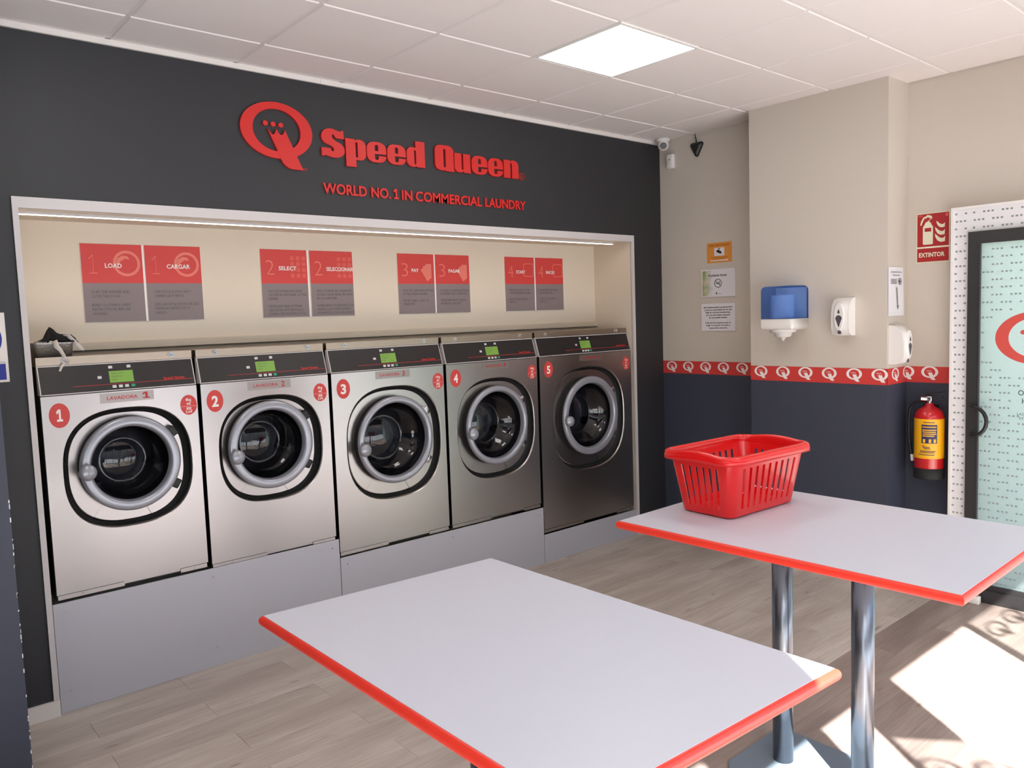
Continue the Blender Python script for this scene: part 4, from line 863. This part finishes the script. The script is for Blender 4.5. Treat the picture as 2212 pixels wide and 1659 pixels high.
T = thing('laundry_basket', 'bright red slotted plastic laundry basket standing on the farther table', 'basket', (2.222, -2.228, .951), math.radians(-2.5))
def bring(hx, hy, rad, z, bump=0.0):
    """outline of the basket at one height with matching columns: short sides 6 slots, long sides 9 slots"""
    out = []
    def side(p0, p1, n, short):
        pts = []; m = 2 * n + 1
        for k in range(m + 1):
            t = (k // 2 + (.62 if k % 2 else .0)) / (n + .62) if k < m else 1.0
            pts.append((p0[0] + (p1[0] - p0[0]) * t, p0[1] + (p1[1] - p0[1]) * t, z + (bump * max(0, math.cos((t - .5) * PI * 1.1)) ** .8 if short else 0)))
        return pts
    def corner(cx, cy, a0):
        return [(cx + rad * math.cos(math.radians(a0 + 90 * k / 5)), cy + rad * math.sin(math.radians(a0 + 90 * k / 5)), z) for k in range(1, 5)]
    out += side((-hx + rad, -hy), (hx - rad, -hy), 9, False); out += corner(hx - rad, -hy + rad, 270)
    out += side((hx, -hy + rad), (hx, hy - rad), 6, True); out += corner(hx - rad, hy - rad, 0)
    out += side((hx - rad, hy), (-hx + rad, hy), 9, False); out += corner(-hx + rad, hy - rad, 90)
    out += side((-hx, hy - rad), (-hx, -hy + rad), 6, True); out += corner(-hx + rad, -hy + rad, 180)
    return out
BH = .252; TK = .0028
def bsize(t): return .212 + .044 * t, .122 + .040 * t, .034 + .012 * t
levels = [0.0, .03, .14, .30, .55, .78, .84, .90]
slots = {}
n_long, n_short = 20, 14
def slot_of(j):
    segs = [(n_long, 9), (4, 0), (n_short, 6), (4, 0), (n_long, 9), (4, 0), (n_short, 6), (4, 0)]; a = 0
    for n, s in segs:
        if j < a + n: 
            if s and (j - a) % 2 == 1 and (j - a) < n - 1: return s
            return 0
        a += n
    return 0
def bshell(sign):
    rs = []
    for t in levels:
        hx, hy, rad = bsize(t); d = 0 if sign > 0 else TK
        if t == 0: hx -= .010; hy -= .010
        rs.append(bring(hx - d, hy - d, rad, max(t * BH, TK if sign < 0 else 0)))
    return rs
A, Bk = bshell(1), bshell(-1); n = len(A[0]); b = MB()
vsA = [p for r_ in A for p in r_]; vsB = [p for r_ in Bk for p in r_]; NA = len(vsA); fs = []
solid = lambda i, j: not (slot_of(j) and 2 <= i <= 4)
for i in range(len(levels) - 1):
    for j in range(n):
        k = (j + 1) % n
        if solid(i, j):
            fs.append((i * n + j, i * n + k, (i + 1) * n + k, (i + 1) * n + j)); fs.append((NA + i * n + j, NA + (i + 1) * n + j, NA + (i + 1) * n + k, NA + i * n + k))
        else:
            if solid(i, (j - 1) % n): fs.append((i * n + j, (i + 1) * n + j, NA + (i + 1) * n + j, NA + i * n + j))
            if solid(i, k): fs.append((i * n + k, NA + i * n + k, NA + (i + 1) * n + k, (i + 1) * n + k))
            if solid(i - 1, j): fs.append((i * n + j, NA + i * n + j, NA + i * n + k, i * n + k))
            if solid(i + 1, j): fs.append(((i + 1) * n + j, (i + 1) * n + k, NA + (i + 1) * n + k, NA + (i + 1) * n + j))
b.add(vsA + vsB, fs, False); b.add(A[0], [tuple(range(n))]); b.add(Bk[0], [tuple(range(n))[::-1]])
bo = b.build('body', 'basket', T)
bo.data.polygons.foreach_set('use_smooth', [True] * len(bo.data.polygons)); bo.data.set_sharp_from_angle(angle=math.radians(32))
hx, hy, rad = bsize(.90)
rp = [(-.0035, .885, 0), (.000, .885, 0), (.010, .893, .0), (.020, .890, .3), (.027, .866, .3), (.0292, .866, .3), (.0285, .905, .5), (.0295, .925, .6), (.0265, .935, .7), (.0265, .962, .8), (.023, .985, 1), (.016, .998, 1), (.008, 1.0, 1), (.002, .990, 1), (-.002, .965, .8), (-.0035, .92, .3), (-.0035, .885, 0)]
MB().rings([bring(hx + e, hy + e, rad + max(e, 0), t * BH, .010 * bm_) for e, t, bm_ in rp]).build('rim', 'basket', T)
